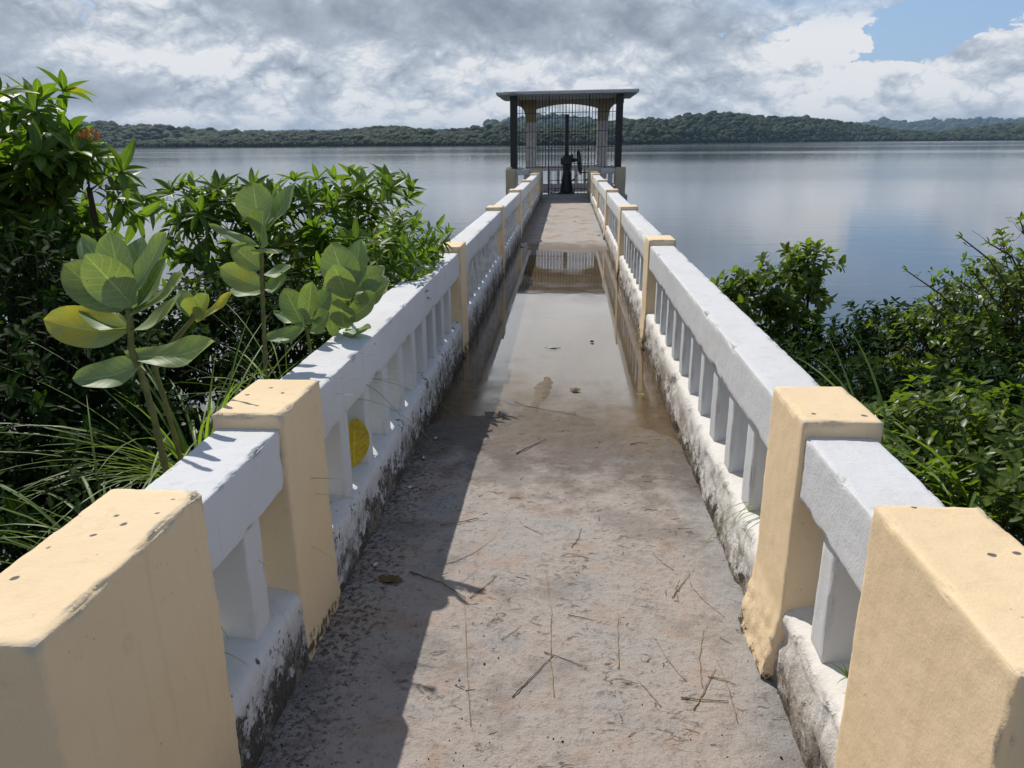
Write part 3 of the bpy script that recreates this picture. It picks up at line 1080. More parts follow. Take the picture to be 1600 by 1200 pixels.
    # beams along both sides
    for x0, x1 in ((-1.80, -1.62), (1.58, 1.76)):
        b = MB(); b.box(x0, x1, Y0 + 0.3, YB + 0.05, 2.92, 3.10, 0.01); b.obj('side_beam', M_creamtower, t)
    # back and side parapets
    b = MB()
    b.box(-1.08, 1.04, YB + .04, YB + .24, 0.74, 0.93, 0.01)
    b.box(-1.08, 1.04, YB + .02, YB + .26, 0.05, 0.31, 0.01)
    for x in (-0.93, -0.62, -0.30, 0.02, 0.33, 0.64, 0.92):
        b.box(x - .055, x + .055, YB + .08, YB + .2, 0.31, 0.74, 0.005)
    b.obj('back_parapet', M_lilac, t)
    for x0, x1 in ((-1.86, -1.66), (1.60, 1.80)):
        b = MB()
        b.box(x0, x1, Y0 + .35, YB + .3, 0.72, 0.90, 0.01)
        b.box(x0, x1, Y0 + .35, YB + .3, 0.05, 0.31, 0.01)
        for y in np.arange(Y0 + .6, YB, 0.36):
            b.box(x0 + .04, x1 - .04, y - .05, y + .05, 0.31, 0.72, 0.005)
        b.obj('side_parapet', M_lilac, t)
    # grilles
    def grille(name, xs, y, z0, z1, hz, r=0.0085, xr=None):
        b = MB()
        for x in xs:
            b.tube([(x, y, z0), (x, y, z1)], r, 5)
        x0, x1 = xr or (xs[0], xs[-1])
        for z in hz:
            b.tube([(x0, y - .012, z), (x1, y - .012, z)], r * 1.1, 5)
        return b.obj(name, M_bar, t)
    YG = Y0 + 0.20
    g = 0.1045
    grille('front_grille', [-0.575 - g * i for i in range(10, 0, -1)], YG, 0.90, 3.10, (2.58, 2.015, 1.53, 0.925))
    grille('front_grille', [0.685 + g * i for i in range(1, 9)], YG, 0.90, 3.10, (2.58, 2.015, 1.53, 0.925))
    gt = MB()
    for x in (-0.575, 0.685):
        gt.box(x - .018, x + .018, YG - .03, YG + .01, 0.05, 3.10, 0.003)
    go = gt.obj('gate', M_bar, t)
    b = MB()
    for i in range(1, 12):
        x = -0.575 + 1.26 * i / 12
        b.tube([(x, YG, 0.08), (x, YG, 3.08)], 0.0085, 5)
    for z in (0.10, 0.26, 0.52, 0.925, 1.53, 2.015, 2.58):
        b.tube([(-0.575, YG - .012, z), (0.685, YG - .012, z)], 0.010, 5)
    b.obj('gate_bars', M_bar, go)
    b = MB(); b.box(0.60, 0.70, YG - .05, YG - .005, 0.49, 0.55, 0.004); b.obj('gate_latch', M_bar, go)
    grille('back_grille', list(np.arange(-1.04, 1.04, 0.1)), YB + .14, 0.93, 2.95, (2.51, 1.95, 1.45, 0.97), 0.0075)
    for x in (-1.76, 1.70):
        b = MB()
        for y in np.arange(Y0 + .4, YB, 0.11):
            b.tube([(x, y, 0.9), (x, y, 2.92)], 0.0075, 5)
        for z in (2.51, 1.95, 1.45, 0.97):
            b.tube([(x, Y0 + .3, z), (x, YB, z)], 0.0085, 5)
        b.obj('side_grille', M_bar, t)
    return t


tower()


def hoist():
    Y = 26.2
    x = 0.0
    t = thing('sluice_hoist', 'black cast iron sluice hoist with tall screw stem and handwheel behind the bars', 'gate hoist', (0, 0, 0))
    b = MB()
    v = []
    prof = [(0.27, 0.05), (0.27, 0.09), (0.235, 0.11), (0.17, 0.45), (0.135, 0.80), (0.15, 0.98)]
    b.lathe([(r, z) for r, z in prof], 20, (x + .01, Y, 0))
    for a in range(4):
        ca, sa = math.cos(a * math.pi / 2 + .78), math.sin(a * math.pi / 2 + .78)
        b.tube([(x + .01 + ca * .25, Y + sa * .25, .1), (x + .01 + ca * .15, Y + sa * .15, .75)], [0.025, 0.012], 5)
    b.obj('pedestal', M_iron, t, smooth=False)
    b = MB()
    b.box(x - .20, x + .17, Y - .17, Y + .17, 0.98, 1.20, 0.03)
    b.lathe([(0.15, 1.20), (0.13, 1.27), (0.07, 1.30)], 18, (x, Y, 0))
    b.lathe([(0.075, 0.17), (0.075, 0.26), (0.05, 0.28), (0.05, 0.36), (0.03, 0.37), (0.03, 0.45)], 14, (x, Y, 1.12), 'x')
    b.box(x + .13, x + .21, Y - .03, Y + .03, 1.15, 1.31, 0.006)
    b.obj('gearbox', M_iron, t)
    b = MB()
    b.lathe([(0.062, 1.28), (0.062, 2.55), (0.05, 2.56)], 16, (x - .015, Y, 0))
    b.obj('screw_stem', M_iron, t)
    # handwheel, almost edge-on, leaning a little
    wv = MB()
    C0 = Vector((x + 0.42, Y, 1.06))
    tilt = Matrix.Rotation(math.radians(-7), 4, 'Y') @ Matrix.Rotation(math.radians(-7), 4, 'Z')
    pts = []
    for i in range(33):
        a = i / 32 * 2 * math.pi
        pts.append(C0 + tilt @ Vector((0, math.cos(a) * .385, math.sin(a) * .385)))
    wv.tube(pts, 0.034, 8, False)
    for i in range(5):
        a = i / 5 * 2 * math.pi + .3
        wv.tube([C0 + tilt @ Vector((-0.01, 0, 0)), C0 + tilt @ Vector((0.02, math.cos(a) * .2, math.sin(a) * .2)), C0 + tilt @ Vector((0, math.cos(a) * .38, math.sin(a) * .38))], [.03, .022, .02], 6)
    wv.tube([C0 + tilt @ Vector((-.05, 0, 0)), C0 + tilt @ Vector((.05, 0, 0))], 0.055, 12)
    w = wv.obj('handwheel', M_iron, t, smooth=True)
    b = MB()
    h0 = C0 + tilt @ Vector((0.0, -.1, -.34))
    b.tube([h0, h0 + Vector((0.24, -.02, 0.01))], [0.016, 0.02], 8)
    b.obj('crank_handle', M_iron, w)
    b = MB()
    b.tube([(x + .10, Y - .1, .45), (x + .22, Y - .1, .48), (x + .36, Y - .05, .66)], 0.014, 6)
    b.tube([(x + .2, Y - .1, .45), (x + .24, Y - .1, .52)], 0.03, 8)
    b.obj('locking_lever', M_iron, t)
    return t


hoist()

# ------------------------------------------------------------------ vegetation
def leaf_template(rows=5, bend=0.25, fold=0.22, shape='lance'):
    v, uv, f = [], [], []
    for i in range(rows + 1):
        u = i / rows
        if shape == 'lance':
            w = math.sin(math.pi * min(1, u * 0.97 + 0.03) ** 0.85) ** 0.85
        elif shape == 'round':
            w = math.sin(math.pi * min(1, u * 0.98 + 0.02) ** 1.0) ** 0.6
        else:
            w = 1 - u
        w = max(w, 0.0) * 0.5
        zc = -bend * u * u
        for s in (-1, 0, 1):
            v.append((s * w, u, zc + abs(s) * w * fold))
            uv.append((u, abs(s), 0))
    for i in range(rows):
        for s in (0, 1):
            a = i * 3 + s
            f.append((a, a + 1, a + 4, a + 3))
    return np.array(v), np.array(uv, float), np.array(f)


T_LANCE = leaf_template()
T_ROUND = leaf_template(5, 0.18, 0.25, 'round')
T_SMALL = leaf_template(3, 0.2, 0.25, 'round')


class Leaves:
    def __init__(s, tmpl):
        s.t = tmpl
        s.p, s.d, s.n, s.l, s.w, s.tone = [], [], [], [], [], []

    def add(s, p, d, n, l, w, tone):
        s.p.append(tuple(p)); s.d.append(tuple(d)); s.n.append(tuple(n)); s.l.append(l); s.w.append(w); s.tone.append(tone)

    def build(s, name, mat, parent):
        p, d, n = (np.array(q, float) for q in (s.p, s.d, s.n))
        l, w = np.array(s.l), np.array(s.w)
        d /= np.linalg.norm(d, axis=1)[:, None]
        n -= d * (n * d).sum(1)[:, None]
        n /= np.linalg.norm(n, axis=1)[:, None] + 1e-9
        x = np.cross(d, n)
        tv, tuv, tf = s.t
        bendk = rng.uniform(0.2, 1.9, len(p))
        tvv = np.repeat(tv[None], len(p), 0)
        co = (x[:, None] * (tvv[:, :, 0] * w[:, None])[:, :, None] + d[:, None] * (tvv[:, :, 1] * l[:, None])[:, :, None]
              + n[:, None] * (tvv[:, :, 2] * (l * bendk)[:, None] * 0.6)[:, :, None] + p[:, None])
        m_ = len(tv)
        f = tf[None] + (np.arange(len(p)) * m_)[:, None, None]
        uv = np.repeat(tuv[None], len(p), 0).reshape(-1, 3)
        tn_ = np.clip(np.array(s.tone), 0, 0.84)
        tn_[rng.random(len(tn_)) < 0.012] = 1.0
        tone = np.repeat(tn_[:, None], m_, 1).ravel()
        return mesh_obj(name, co.reshape(-1, 3), f.reshape(-1, 4), mat, parent, True, uv, tone)


def rv():
    v = Vector((random.gauss(0, 1), random.gauss(0, 1), random.gauss(0, 1)))
    return v.normalized()


def spray(LV, TW, p, d, L, n, ll, lw, whorl=0, tone=None, rad=0.0035):
    """a twig with alternate drooping leaves and a rosette at its tip"""
    d = d.normalized()
    pts = [p.copy()]
    dd = d.copy()
    seg = 5
    for i in range(seg):
        dd = (dd + rv() * 0.12 + Vector((0, 0, -0.05))).normalized()
        pts.append(pts[-1] + dd * (L / seg))
    TW.tube(pts, [rad * (1 - 0.7 * i / seg) for i in range(seg + 1)], 4, False)
    base_t = random.gauss(0.5, 0.22) if tone is None else tone
    ph = random.uniform(0, 6.28)
    for i in range(n):
        t = 0.2 + 0.8 * (i + random.uniform(0, .6)) / n
        q = min(t * seg, seg - 0.001)
        a = int(q)
        pos = pts[a].lerp(pts[a + 1], q - a)
        ax = (pts[a + 1] - pts[a]).normalized()
        ph += 2.4
        u = ax.orthogonal().normalized()
        side = u * math.cos(ph) + ax.cross(u) * math.sin(ph)
        ld = (ax * random.uniform(0.3, 0.9) + side + Vector((0, 0, -0.25)) + rv() * 0.15).normalized()
        nn = Vector((0, 0, 1)) + ax * 0.4 + rv() * 0.45
        s_ = random.uniform(0.65, 1.1)
        LV.add(pos, ld, nn, ll * s_, lw * s_, base_t + random.gauss(0, .12))
    for i in range(whorl):
        ph += 6.283 / max(whorl, 1) + random.uniform(-.2, .2)
        ax = (pts[-1] - pts[-2]).normalized()
        u = ax.orthogonal().normalized()
        side = u * math.cos(ph) + ax.cross(u) * math.sin(ph)
        ld = (ax * random.uniform(0.25, 0.9) + side + Vector((0, 0, random.uniform(-.3, .2)))).normalized()
        nn = Vector((0, 0, 1)) + ax + rv() * 0.3
        s_ = random.uniform(0.8, 1.15)
        LV.add(pts[-1], ld, nn, ll * s_, lw * s_, base_t + 0.12 + random.gauss(0, .12))
    return pts[-1]


def bush(name, label, cat, base, blobs, nspray, ll, lw, mat=None, tmpl=None, group=None, L=(0.18, 0.42), nl=8, whorl=5, up=0.5, seed=1, shell=0.5, twig=0.0035, trunk='stems', limb=0.02):
    random.seed(seed)
    root = thing(name, label, cat, base, group)
    LV, TW = Leaves(tmpl or T_LANCE), MB()
    B = Vector(base)
    tot = sum(b[6] for b in blobs)
    for (cx, cy, cz, rx, ry, rz, wt) in blobs:
        c = Vector((cx, cy, cz))
        mid = B.lerp(c, 0.5) + rv() * 0.12 * (c - B).length * 0.6
        low = c - Vector((0, 0, rz * 0.5))
        TW.tube([B, B.lerp(mid, .5) + rv() * .03, mid, mid.lerp(low, .5) + rv() * .03, low], [limb, limb * .85, limb * .7, limb * .6, limb * .5], 6, False)
        n = int(nspray * wt / tot)
        for i in range(n):
            u = rv()
            if u.z < -0.35 and random.random() < 0.6:
                u.z = -u.z
            r = shell + (1 - shell) * random.random() ** 0.7
            if random.random() < 0.25:
                r = random.uniform(0.15, 0.6)
            p = Vector((cx + u.x * rx * r, cy + u.y * ry * r, cz + u.z * rz * r))
            d = Vector((u.x / rx, u.y / ry, u.z / rz)).normalized() + Vector((0, 0, up)) + rv() * 0.55
            if i % 4 == 0:
                m2 = low.lerp(p, 0.5) + Vector((0, 0, -.04)) + rv() * 0.05
                TW.tube([low, m2, p], [limb * .4, limb * .28, twig], 4, False)
            spray(LV, TW, p, d, random.uniform(*L), nl, ll, lw, whorl, rad=twig)
    inv = -B
    LVo = LV.build('foliage', mat or M_leafL, root)
    TWo = mesh_obj(trunk, np.array([tuple(q) for q in TW.v]), TW.f, M_bark, root)
    for o in (LVo, TWo):
        o.matrix_parent_inverse = Matrix.Translation(inv)
    return root, LV, TW


# --- left-hand vegetation
def P(px, py, Y):
    return Vector(at(px, py, Y))


def blob3(px, py, Y, rx, ry, rz, wt=1.0):
    p = at(px, py, Y)
    return (p[0], p[1], p[2], rx, ry, rz, wt)


r_, LV_, TW_ = bush('leafy_tree', 'tall dark green tree with long pointed leaves and orange blossom at the left edge', 'tree', (-3.4, 4.8, -1.6),
     [blob3(-10, 215, 4.4, .22, .35, .12, .7), blob3(40, 200, 4.3, .10, .2, .05, .3), blob3(-60, 290, 4.5, .42, .5, .30, 1.1), blob3(35, 320, 4.4, .30, .5, .14, 1.3), blob3(95, 292, 4.3, .18, .3, .05, 0.8), blob3(138, 288, 4.3, .09, .2, .04, 0.4),
      blob3(35, 400, 4.5, .30, .5, .20, 1.2), blob3(90, 420, 4.5, .15, .3, .12, .6), blob3(-60, 440, 4.5, .6, .6, .5, 1.0), blob3(60, 500, 4.6, .40, .5, .24, 1.2)], 185, 0.185, 0.056, L=(0.12, 0.28), nl=5, whorl=7, up=0.1, seed=5, limb=0.03)
# orange blossom cluster
fl = []
ff = []
pc = at(143, 215, 4.1)
mbf = MB()
random.seed(8)
for i in range(26):
    c = Vector(pc) + Vector((random.uniform(-.055, .055), random.uniform(-.04, .04), random.uniform(-.015, .03)))
    d = (rv() + Vector((0, 0, .8))).normalized()
    u = d.orthogonal().normalized() * 0.012
    w_ = d.cross(u)
    mbf.add([c, c + d * .018 + u, c + d * .026, c + d * .018 - u, c + d * .018 + w_], [(0, 1, 2, 3), (0, 4, 2)])
fo = mbf.obj('blossom', M_flower, r_, shear=False)
fo.matrix_parent_inverse = Matrix.Translation((3.4, -4.8, 1.6))

bush('spreading_shrub', 'bright green spreading shrub with drooping pointed leaves in front of the lake', 'shrub', (-2.1, 6.2, -2.2),
     [blob3(300, 345, 6.3, .20, .3, .03, .5), blob3(375, 352, 6.4, .34, .5, .08, 1.1), blob3(480, 345, 6.5, .36, .5, .10, 1.2), blob3(580, 335, 6.5, .24, .4, .05, 0.8), blob3(430, 425, 6.4, .50, .6, .20, 1.4),
      blob3(555, 415, 6.3, .32, .5, .16, 1.0), blob3(385, 470, 6.2, .36, .5, .22, 0.9), blob3(480, 500, 6.1, .5, .5, .26, 1.1)], 215, 0.175, 0.050, L=(0.14, 0.32), nl=5, whorl=7, up=0.15, seed=6, limb=0.026)
bush('spreading_shrub', 'small leafy shrub leaning over the left railing before its third cream post', 'shrub', (-1.55, 5.2, -2.0),
     [blob3(636, 388, 5.3, .08, .3, .07, 1), blob3(610, 435, 5.2, .14, .3, .12, 1.2), blob3(590, 440, 4.7, .13, .3, .12, 1), blob3(555, 510, 4.9, .28, .4, .26, 1)], 110, 0.11, 0.032, L=(0.1, 0.24), nl=7, whorl=5, up=0.3, seed=7, limb=0.015)
# dense undergrowth beneath
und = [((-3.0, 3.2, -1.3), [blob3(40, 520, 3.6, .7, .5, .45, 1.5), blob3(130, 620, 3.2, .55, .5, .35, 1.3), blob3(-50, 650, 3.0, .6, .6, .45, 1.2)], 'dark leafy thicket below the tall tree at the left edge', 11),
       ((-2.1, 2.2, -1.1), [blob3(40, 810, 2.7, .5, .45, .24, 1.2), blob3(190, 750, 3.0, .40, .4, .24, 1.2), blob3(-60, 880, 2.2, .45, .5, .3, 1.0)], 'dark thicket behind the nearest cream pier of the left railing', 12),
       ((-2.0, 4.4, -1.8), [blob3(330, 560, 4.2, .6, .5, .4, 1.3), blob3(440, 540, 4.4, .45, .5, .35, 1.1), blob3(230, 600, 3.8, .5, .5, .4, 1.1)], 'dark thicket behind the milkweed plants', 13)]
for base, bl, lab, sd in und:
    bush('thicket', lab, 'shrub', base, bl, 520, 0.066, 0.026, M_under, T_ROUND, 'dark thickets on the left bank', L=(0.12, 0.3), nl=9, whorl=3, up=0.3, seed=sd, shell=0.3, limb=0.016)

# --- right-hand vegetation
bush('glossy_shrub', 'round topped shrub with glossy curled leaves rising beside the right railing', 'shrub', (1.8, 6.3, -2.4),
     [blob3(1160, 470, 6.3, .16, .3, .09, 1.0), blob3(1225, 450, 6.3, .18, .3, .09, 1.3), blob3(1265, 425, 6.3, .10, .2, .05, .7), blob3(1205, 500, 6.2, .26, .35, .16, 1.2), blob3(1235, 560, 6.0, .30, .4, .22, 1.0)], 150, 0.085, 0.042, M_leafR, T_ROUND, 'shrubs on the right bank', L=(0.10, 0.22), nl=9, whorl=6, up=0.1, seed=21, limb=0.02)
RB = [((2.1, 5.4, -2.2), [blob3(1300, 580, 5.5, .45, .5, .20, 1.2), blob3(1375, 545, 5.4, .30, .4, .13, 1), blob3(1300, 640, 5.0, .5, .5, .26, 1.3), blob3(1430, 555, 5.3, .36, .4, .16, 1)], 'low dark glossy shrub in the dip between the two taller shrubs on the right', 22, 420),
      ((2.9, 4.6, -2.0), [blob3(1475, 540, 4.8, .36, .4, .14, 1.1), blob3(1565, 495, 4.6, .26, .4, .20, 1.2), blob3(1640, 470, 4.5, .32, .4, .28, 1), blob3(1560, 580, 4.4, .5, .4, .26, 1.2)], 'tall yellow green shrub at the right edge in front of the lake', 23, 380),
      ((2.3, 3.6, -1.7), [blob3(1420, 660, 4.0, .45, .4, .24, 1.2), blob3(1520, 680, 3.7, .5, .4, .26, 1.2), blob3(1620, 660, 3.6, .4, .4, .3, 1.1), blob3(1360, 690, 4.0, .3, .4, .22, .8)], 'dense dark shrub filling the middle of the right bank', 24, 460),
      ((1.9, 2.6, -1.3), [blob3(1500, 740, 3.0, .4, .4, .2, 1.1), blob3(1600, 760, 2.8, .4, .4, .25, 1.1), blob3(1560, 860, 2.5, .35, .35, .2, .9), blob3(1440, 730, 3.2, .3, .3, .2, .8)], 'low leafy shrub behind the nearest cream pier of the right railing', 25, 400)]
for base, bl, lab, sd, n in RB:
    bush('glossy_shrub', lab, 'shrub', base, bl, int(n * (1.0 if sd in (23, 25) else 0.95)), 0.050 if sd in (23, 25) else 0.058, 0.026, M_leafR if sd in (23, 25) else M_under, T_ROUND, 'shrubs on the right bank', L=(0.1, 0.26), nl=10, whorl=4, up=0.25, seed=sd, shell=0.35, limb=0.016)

# bare twiggy sprays standing out of the right-hand shrubs
def twiggy(label, stems, seed, base):
    random.seed(seed)
    root = thing('twiggy_plant', label, 'plant', base, 'thin twiggy plants on the right bank')
    LV, TW = Leaves(T_SMALL), MB()
    for pts in stems:
        pp = [P(*q) for q in pts]
        TW.tube([Vector(base).lerp(pp[0], .5) + rv() * .05] + pp, [0.006] + [0.006 * (1 - .7 * i / len(pp)) for i in range(len(pp))], 5, False)
        for i in range(len(pp) - 1):
            for q in range(6):
                p = pp[i].lerp(pp[i + 1], (q + random.random()) / 6)
                if random.random() < 0.75:
                    d = ((pp[i + 1] - pp[i]).normalized() * .7 + rv()).normalized()
                    L = random.uniform(0.03, 0.12)
                    e_ = p + d * L
                    TW.tube([p, p.lerp(e_, .5) + rv() * .005, e_], [0.0018, 0.0015, 0.001], 3, False)
                    for z in range(random.choice((1, 2, 3))):
                        LV.add(e_ + rv() * .01, (d + rv() * .8).normalized(), Vector((0, 0, 1)) + rv() * .5, random.uniform(.012, .03), random.uniform(.008, .016), random.random())
        tip = pp[-1]
        for z in range(5):
            LV.add(tip, (pp[-1] - pp[-2]).normalized() + rv() * .8, Vector((0, 0, 1)) + rv() * .4, random.uniform(.03, .05), .022, 0.8)
    a = LV.build('foliage', M_leafR, root)
    b = mesh_obj('stems', np.array([tuple(q) for q in TW.v]), TW.f, M_bark, root)
    for o in (a, b):
        o.matrix_parent_inverse = Matrix.Translation(-Vector(base))


twiggy('thin nearly bare stem with a green tip leaning out over the lake', [[(1520, 515, 4.6), (1470, 460, 4.6), (1418, 424, 4.6)], [(1500, 520, 4.6), (1450, 470, 4.5)]], 31, (2.6, 4.6, -1.5))
twiggy('thin branching stems with tiny leaves at the upper right, above the tall shrub', [[(1590, 470, 4.3), (1545, 405, 4.3), (1503, 372, 4.3)], [(1560, 520, 4.4), (1530, 460, 4.4), (1500, 440, 4.4)], [(1620, 480, 4.3), (1580, 400, 4.2), (1545, 380, 4.2)], [(1620, 430, 4.2), (1605, 380, 4.2), (1594, 345, 4.2)],
                                                                                [(1600, 520, 4.4), (1555, 470, 4.4), (1520, 425, 4.4)]], 32, (2.9, 4.4, -1.4))


# grass clumps
def blade(MBl, p, d, L, w, droop, n=9):
    p = Vector(p)
    d = Vector(d).normalized()
    side = d.cross(Vector((0, 0, 1)))
    if side.length < 1e-3:
        side = Vector((1, 0, 0))
    side = (side.normalized() + rv() * .3).normalized()
    hd = Vector((d.x, d.y, 0))
    hd = hd.normalized() if hd.length > 1e-3 else rv()
    v, uv = [], []
    cur = p.copy()
    for i in range(n + 1):
        t = i / n
        ww = w * (0.75 + .25 * math.sin(t * 3)) * (1 - t ** 2.2) + 0.0004
        nrm_ = d.cross(side).normalized()
        v += [cur - side * ww, cur + nrm_ * ww * .35, cur + side * ww]
        uv += [(t, 1, 0), (t, 0, 0), (t, 1, 0)]
        d = (d + Vector((0, 0, -droop / n)) + hd * (droop * .35 / n)).normalized()
        cur = cur + d * (L / n)
    f = []
    for i in range(n):
        for s_ in (0, 1):
            a = i * 3 + s_
            f.append((a, a + 1, a + 4, a + 3))
    o = len(MBl['v'])
    MBl['v'] += [tuple(q) for q in v]
    MBl['uv'] += uv
    tn = random.random()
    MBl['t'] += [tn] * len(v)
    MBl['f'] += [tuple(i + o for i in q) for q in f]


def clump(label, base, n, L, w, droop, seed, lean=(0, 0, 0), extra=(), spread=.1, group='grass clumps beside the walkway'):
    random.seed(seed)
    B = dict(v=[], uv=[], t=[], f=[])
    for i in range(n):
        a = random.uniform(0, 6.28)
        p = Vector(base) + Vector((math.cos(a), math.sin(a), 0)) * random.uniform(0, spread)
        d = Vector((math.cos(a) * .55, math.sin(a) * .55, 1)) + Vector(lean) + rv() * .25
        blade(B, p, d, L * random.uniform(.55, 1.1), w * random.uniform(.6, 1.1), droop * random.uniform(.4, 1.4))
    for (p, d, L_, w_, dr) in extra:
        blade(B, p, d, L_, w_, dr, 14)
    v = np.array(B['v']) - np.array(base)
    o = mesh_obj('grass_clump', v, np.array(B['f']), M_grass, None, True, np.array(B['uv'], float), np.array(B['t']))
    o.location = base
    return tag(o, label, 'grass', group)


clump('tuft of arching grass just behind the nearest cream pier on the left', tuple(P(190, 880, 2.05)), 48, 0.66, 0.0062, 1.6, 41, (0, 0, 0), (), .20)
clump('tuft of long upright grass blades behind the second cream post on the left', tuple(P(312, 760, 2.72)), 110, 0.98, 0.0065, 1.5, 42, (-0.22, 0, 0),
      [((-1.09, 2.85, .40), (.22, .02, 1), .86, 0.004, 3.2), ((-1.10, 3.0, .35), (.16, .05, 1), .95, 0.004, 3.0), ((-1.08, 3.1, .5), (.3, -.1, 1), .66, 0.0035, 3.0)], .10)
clump('sparse grass tuft at the far left in front of the dark thicket', tuple(P(80, 950, 2.1)), 34, 0.62, 0.0055, 1.9, 43, (-0.1, 0, 0), (), .2)
clump('fine grass blades arching over the white top rail on the left', tuple(P(450, 640, 3.25)), 34, 0.72, 0.0042, 1.6, 44, (-0.1, 0, 0), (), .12)
clump('long pale grass blades behind the second cream post on the right', tuple(P(1405, 780, 2.8)), 34, 0.74, 0.010, 1.4, 45, (0.2, 0, 0), (), .1)
clump('arching grass tuft in front of the low shrub at the right edge', tuple(P(1520, 800, 2.6)), 46, 0.74, 0.010, 1.9, 46, (0, 0, 0), (), .15)
clump('few thin blades growing out of the plinth through the right railing', (0.74, 2.62, 0.24), 0, 0.3, 0.003, 2, 47, (0, 0, 0),
      [((0.80, 2.62, .27), (-.8, -.15, .75), .34, .0028, 3.4), ((0.80, 2.66, .27), (-.7, .05, .7), .30, .0026, 3.6), ((0.78, 2.60, .27), (-.9, -.3, .45), .26, .0026, 3.0), ((0.80, 2.64, .27), (-.4, -.3, .9), .24, .0026, 2.6)])
clump('tiny green weed sprouting from the plinth beside the nearest pier on the right', (0.78, 1.66, 0.29), 7, 0.06, 0.003, 1.2, 48, (0, 0, 0), (), .01)
clump('thin blades lying over the plinth beside the nearest pier on the left', (-0.86, 1.70, 0.30), 0, 0.1, 0.003, 1.2, 49, (0, 0, 0),
      [((-.98, 1.66, .30), (1, .1, .35), .20, .004, 1.4), ((-.98, 1.70, .30), (.9, -.3, .2), .14, .003, 1.2)])


# --- milkweed plants with big waxy leaves
def big_leaf(p0, p1, width, facing, cup=0.30, wave=0.034, mat=None, parent=None, tone=0.5, bend=0.08, name='leaf', inv=None, ny=7, nx=14):
    p0, p1 = Vector(p0), Vector(p1)
    d = p1 - p0
    L = d.length
    y = d.normalized()
    n = (Vector(facing) - y * Vector(facing).dot(y)).normalized()
    x = y.cross(n)
    v, uv, f, tn = [], [], [], []
    ph = random.uniform(0, 6)
    for i in range(nx + 1):
        u = i / nx
        w = width * 0.5 * (math.sin(math.pi * (0.02 + 0.98 * u) ** 1.15) ** 0.62 if u < 1 else 0.0)
        w = max(w, width * 0.02)
        zc = -bend * L * math.sin(u * math.pi) * 1.0 - 0.04 * L * u ** 4
        for j in range(-ny, ny + 1):
            s_ = j / ny
            z = zc + cup * w * abs(s_) ** 1.5 + wave * L * math.sin(u * 9 + ph + s_ * 2) * abs(s_) ** 2
            v.append(p0 + y * (u * L) + x * (s_ * w) + n * z)
            uv.append((u, abs(s_), 0))
            tn.append(tone)
    m_ = 2 * ny + 1
    for i in range(nx):
        for j in range(m_ - 1):
            a = i * m_ + j
            f.append((a, a + 1, a + m_ + 1, a + m_))
    o = mesh_obj(name, np.array([tuple(q) for q in v]), np.array(f), mat or M_milk, parent, True, np.array(uv, float), np.array(tn))
    if inv is not None:
        o.matrix_parent_inverse = inv
    return o


def milkweed(label, stem, Y, leaves, seed, rad=0.011):
    """stem: photo points from the root up; leaves: (base px, tip px, width m, depth of the tip, facing, tone)"""
    random.seed(seed)
    pts = [P(q[0], q[1], q[2] if len(q) > 2 else Y) for q in stem]
    root_p = pts[0] + Vector((0.03, 0.0, -0.9))
    pts = [root_p] + pts
    t = thing('milkweed_plant', label, 'plant', tuple(root_p), 'milkweed plants beside the left railing')
    inv = Matrix.Translation(-root_p)
    b = MB()
    dense = []
    for i in range(len(pts) - 1):
        n = max(2, int((pts[i + 1] - pts[i]).length / 0.02))
        for q in range(n):
            dense.append(pts[i].lerp(pts[i + 1], q / n))
    dense.append(pts[-1])
    rr_ = [rad * (1.1 - 0.35 * i / len(dense)) * (1.25 if i % 4 == 0 else 1.0) for i in range(len(dense))]
    b.tube(dense, rr_, 9)
    o = mesh_obj('stem', np.array([tuple(q) for q in b.v]), b.f, M_stem, t)
    o.matrix_parent_inverse = inv
    for (bx, by, tx, ty, w, dyt, fac, tone, *rest) in leaves:
        kw = rest[0] if rest else {}
        big_leaf(P(bx, by, Y + kw.pop('dy0', 0)), P(tx, ty, Y + dyt), w * 1.13, fac, parent=t, tone=tone, inv=inv, **kw)
    return t


def z5(x, y):
    return (x / 2.2857, 80 + y / 2.2857)


def lf(bx, by, tx, ty, w, dyt, fac, tone, **kw):
    b, t = z5(bx, by), z5(tx, ty)
    return (b[0], b[1], t[0], t[1], w, dyt, fac, tone, kw)


